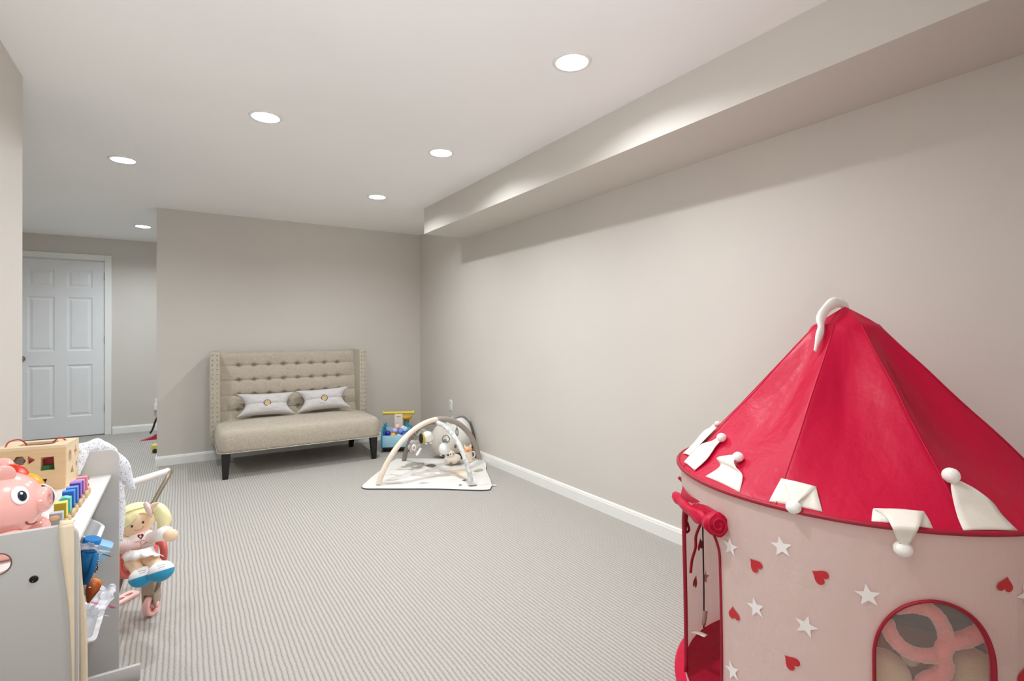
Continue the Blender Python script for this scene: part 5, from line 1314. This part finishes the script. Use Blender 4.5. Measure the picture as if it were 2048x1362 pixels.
# baby lounger by the wall ----------------------------------------------------
lc = Vector((2.150, 4.46, 0)); e = empty('baby_lounger', lc); tag(e, 'pale grey padded baby lounger with hood standing by the wall behind the play gym', 'baby seat')
M_lou = plain('pale_grey_cotton', rgb(224, 222, 216), 0.85, 0.03, 12, 0.3, 50); M_loug = plain('mid_grey_trim', rgb(150, 146, 144), 0.8)
def shell(u, v_):
    a = PI * (0.02 + 0.96 * u); b = PI * 0.5 * v_
    return Vector((0, 0, 0))
bm = bmesh.new(); add_ball(bm, (-0.05, 0.03, 0.165), (0.125, 0.11, 0.160), 36, 24, fn=lambda p: 1 + 0.02 * noise.noise(p * 3)); bobj('seat_back', bm, plain('beige_grey_cotton', rgb(206, 200, 190), 0.9, 0.03, 12, 0.3, 50), e)
bm = bmesh.new(); add_ball(bm, (0.055, -0.06, 0.215), (0.125, 0.17, 0.185), 40, 28, Matrix.Rotation(-0.15, 4, 'X'), fn=lambda p: 1 + 0.015 * noise.noise(p * 4)); hood = bobj('hood', bm, M_lou, e)
bm = bmesh.new(); add_ball(bm, (0.0, -0.11, 0.165), (0.095, 0.080, 0.115), 32, 20); bobj('head_pad', bm, plain('oat_pad', rgb(226, 220, 208), 0.9), e)
pp = [Vector((0.055 + 0.128 * math.cos(a), -0.06 - 0.03, 0.215 + 0.188 * math.sin(a))) for a in [PI * (-0.25 + 1.0 * k / 30) for k in range(31)]]
tube('trim_band', pp, 0.012, M_loug, e, seg=12, flat=2.2)
box('base', (-0.05, -0.16, 0.0), (0.14, 0.10, 0.09), plain('charcoal_base', rgb(62, 60, 58), 0.7), e, 0.02, 3)
tube('strap', catmull([(0.16, -0.10, 0.34), (0.172, -0.16, 0.22), (0.172, -0.20, 0.10), (0.170, -0.22, 0.012)], 6), 0.006, plain('dark_strap', rgb(90, 86, 84), 0.7), e, seg=8, flat=3)
ball('knob', (-0.045, -0.215, 0.150), (0.012, 0.008, 0.018), plain('brown_knob', rgb(112, 98, 84), 0.5), e)

# ================================================================== PUSH WAGON WITH BALLS
fc_ = at(791, 896, 2, 0.045); WR_ = math.radians(-26); wo = Vector((fc_.x - 0.17 * math.sin(WR_), fc_.y + 0.17 * math.cos(WR_), 0))
wg = empty('push_wagon', wo, rz=WR_); tag(wg, 'blue moose shaped push wagon with yellow handle bar full of play balls', 'push wagon')
M_teal = plain('teal_paint', rgb(24, 140, 176), 0.4); M_sky = plain('sky_paint', rgb(164, 212, 234), 0.4); M_yel = plain('yellow_paint', rgb(232, 208, 60), 0.4); M_cw = plain('cream_wood', rgb(234, 226, 212), 0.5)
WX, WY0, WY1 = 0.128, -0.17, 0.17
Msd = Matrix(((0, 0, 1, 0), (1, 0, 0, 0), (0, 1, 0, 0), (0, 0, 0, 1)))     # poly (y,z) extruded along x
sd = [(WY0, 0.045), (WY1, 0.045), (WY1, 0.15)] + [(0.0 + 0.17 * math.cos(a), 0.15 + 0.080 * math.sin(a)) for a in [PI * k / 16 for k in range(1, 17)]]
for s in (-1, 1): prism('side_panel', sd, 0.016, M_teal, wg, Msd, bev=0.003, z0=(WX if s > 0 else -WX - 0.016))
box('front_panel', (-WX, WY0 - 0.002, 0.052), (WX, WY0 + 0.012, 0.168), M_sky, wg, 0.003, 2); box('back_panel', (-WX, WY1 - 0.012, 0.052), (WX, WY1, 0.19), M_sky, wg, 0.003, 2)
box('base', (-WX, WY0 + 0.004, 0.034), (WX, WY1 - 0.004, 0.052), plain('dark_base', rgb(46, 42, 44), 0.6), wg, 0.002, 1)
for x in (-1, 1):
    for y in (-0.11, 0.11): lathe('wheel', [(0, -0.011), (0.030, -0.011), (0.034, -0.008), (0.034, 0.008), (0.030, 0.011), (0, 0.011)], plain('black_tyre', rgb(40, 36, 36), 0.7), wg, 28, Matrix.Translation((x * (WX - 0.016), y, 0.034)) @ rotm('Y', 90))
box('handle_post', (-0.042, WY1 - 0.032, 0.06), (0.042, WY1 - 0.014, 0.335), M_cw, wg, 0.004, 2)
bm = bmesh.new()
for k in range(5): add_box(bm, (-0.020 + 0.0085 * k, WY1 - 0.0335, 0.302 + 0.001 * (k % 2)), (-0.014 + 0.0085 * k, WY1 - 0.0318, 0.310), 0, 1)
bobj('lettering', bm, M_ink, wg, smooth=False)
hb_ = tube('handle_bar', [(-0.150, WY1 - 0.02, 0.345), (-0.03, WY1 - 0.02, 0.345), (0.03, WY1 - 0.02, 0.345), (0.150, WY1 - 0.02, 0.345)], 0.015, M_yel, wg, seg=20)
for s in (-1, 1): lathe('end_knob', [(0, 0), (0.018, 0), (0.023, 0.005), (0.023, 0.016), (0.017, 0.022), (0, 0.023)], M_yel, hb_, 24, Matrix.Translation((s * 0.142, WY1 - 0.02, 0.345)) @ rotm('Y', 90 * s))
def antler(x, y):
    pts_ = [(0, 0), (0.010, 0), (0.012, 0.022), (0.026, 0.018), (0.030, 0.030), (0.014, 0.036), (0.018, 0.058), (0.008, 0.060), (0.003, 0.040), (-0.008, 0.054), (-0.016, 0.048), (-0.006, 0.030), (-0.016, 0.026), (-0.014, 0.016), (-0.002, 0.018)]
    prism('antler', pts_, 0.010, M_teal, wg, Matrix(((1, 0, 0, x), (0, 0, 1, y), (0, 1, 0, 0.218), (0, 0, 0, 1))), bev=0.0015)
antler(-0.118, -0.05); antler(0.108, -0.06)
# balls resting in the wagon
BALLS = [((-0.082, -0.10, 0.185), rgb(40, 36, 170), 'dark blue play ball on the left in the push wagon'), ((-0.030, -0.115, 0.165), rgb(242, 180, 60), 'orange play ball at the front of the push wagon'), ((-0.095, -0.125, 0.122), rgb(236, 240, 244), 'white play ball peeping over the wagon front at the left'),
         ((0.028, -0.118, 0.150), rgb(190, 220, 246), 'pale blue play ball in the front middle of the push wagon'), ((-0.020, -0.045, 0.200), rgb(206, 190, 232), 'lilac play ball behind the orange ball in the push wagon'), ((0.040, -0.055, 0.195), rgb(130, 150, 226), 'periwinkle play ball in the middle of the push wagon'),
         ((0.000, 0.02, 0.228), rgb(240, 206, 196), 'blush play ball on top by the handle post'), ((0.088, -0.06, 0.215), rgb(168, 214, 244), 'sky blue play ball at the right end of the push wagon'), ((0.080, -0.118, 0.160), rgb(84, 110, 214), 'blue play ball low at the right end of the push wagon'), ((0.060, 0.02, 0.210), rgb(240, 240, 246), 'white play ball behind the periwinkle one in the push wagon')]
b0 = None
for i, (c, col, lab) in enumerate(BALLS):
    o = ball('play_ball', (0, 0, 0), 0.0305, plain('ball_paint_%d' % i, col, 0.25, 0.01), None, 24, 16); o.location = wo + Matrix.Rotation(WR_, 3, 'Z') @ Vector((c[0], c[1], c[2] - 0.008)); tag(o, lab, 'ball', 'play balls in the push wagon')
# yellow toy behind the wagon
e = empty('yellow_ride_toy', (2.12, 5.50, 0)); tag(e, 'mustard yellow toy turtle shell seat behind the blue wagon', 'ride-on toy')
ball('seat', (0, 0, 0.245), (0.065, 0.05, 0.030), plain('mustard_paint', rgb(236, 178, 52), 0.45), e); lathe('stem', [(0, 0), (0.055, 0), (0.05, 0.02), (0.03, 0.06), (0.03, 0.22), (0, 0.22)], plain('olive_stem', rgb(120, 124, 110), 0.6), e, 24)

# ================================================================== SMALL THINGS ON THE WALLS AND IN THE HALL
def outlet(c, n, label):
    e = empty('wall_outlet', c, rz=math.atan2(n[1], n[0]) + PI / 2); tag(e, label, 'outlet')
    box('cover_plate', (-0.036, -0.006, -0.058), (0.036, 0.0, 0.058), M_trim, e, 0.004, 2)
    for z in (-0.026, 0.026):
        f_ = prism('socket', rrect(-0.017, z - 0.014, 0.017, z + 0.014, 0.007), 0.002, M_trim, e, Matrix(((1, 0, 0, 0), (0, 0, -1, -0.006), (0, 1, 0, 0), (0, 0, 0, 1))), bev=0.0005)
        for x in (-0.006, 0.006): box('slot', (x - 0.001, -0.0088, z - 0.004), (x + 0.001, -0.0078, z + 0.005), M_ink, e)
    return e
outlet((XR, 4.822, 0.440), (-1, 0), 'white electrical outlet on the wall above the play gym')
o = outlet((-0.235, YF, 0.34), (0, -1), 'white electrical outlet at the far end of the hall'); 
pl_ = empty('night_light', (-0.252, YF - 0.009, 0.30)); tag(pl_, 'white plug-in night light low on the hall wall', 'night light'); box('body', (-0.03, -0.035, -0.05), (0.02, 0, 0.03), M_trim, pl_, 0.008, 3)
e = empty('toy_scooter', (-0.17, 7.10, 0)); tag(e, 'small red and black toy scooter lying behind the wall corner in the hall', 'toy scooter')
tube('handle', catmull([(-0.125, 0.0, 0.07), (-0.10, 0.0, 0.12), (-0.07, 0, 0.22), (-0.03, 0, 0.28)], 6), 0.010, plain('black_rubber', rgb(34, 28, 34), 0.5), e, seg=10)
prism('deck', [(-0.22, 0.0), (-0.10, 0.0), (0.12, 0.0), (0.12, 0.10), (-0.03, 0.09), (-0.10, 0.025)], 0.06, plain('raspberry_plastic', rgb(190, 40, 70), 0.4), e, Matrix(((1, 0, 0, 0), (0, 0, 1, -0.03), (0, 1, 0, 0.0), (0, 0, 0, 1))), bev=0.006)
e = empty('toy_car', (-0.165, 6.30, 0)); tag(e, 'yellow toy car with black wheels half hidden by the wall corner', 'toy car')
box('car_body', (-0.085, -0.04, 0.022), (0.06, 0.04, 0.085), plain('lemon_plastic', rgb(226, 214, 90), 0.4), e, 0.015, 3)
for x in (-0.055, 0.035):
    for y in (-0.035, 0.035): lathe('wheel', [(0, -0.01), (0.020, -0.01), (0.022, -0.006), (0.022, 0.006), (0.020, 0.01), (0, 0.01)], M_ink, e, 20, Matrix.Translation((x, y, 0.022)) @ rotm('X', 90))
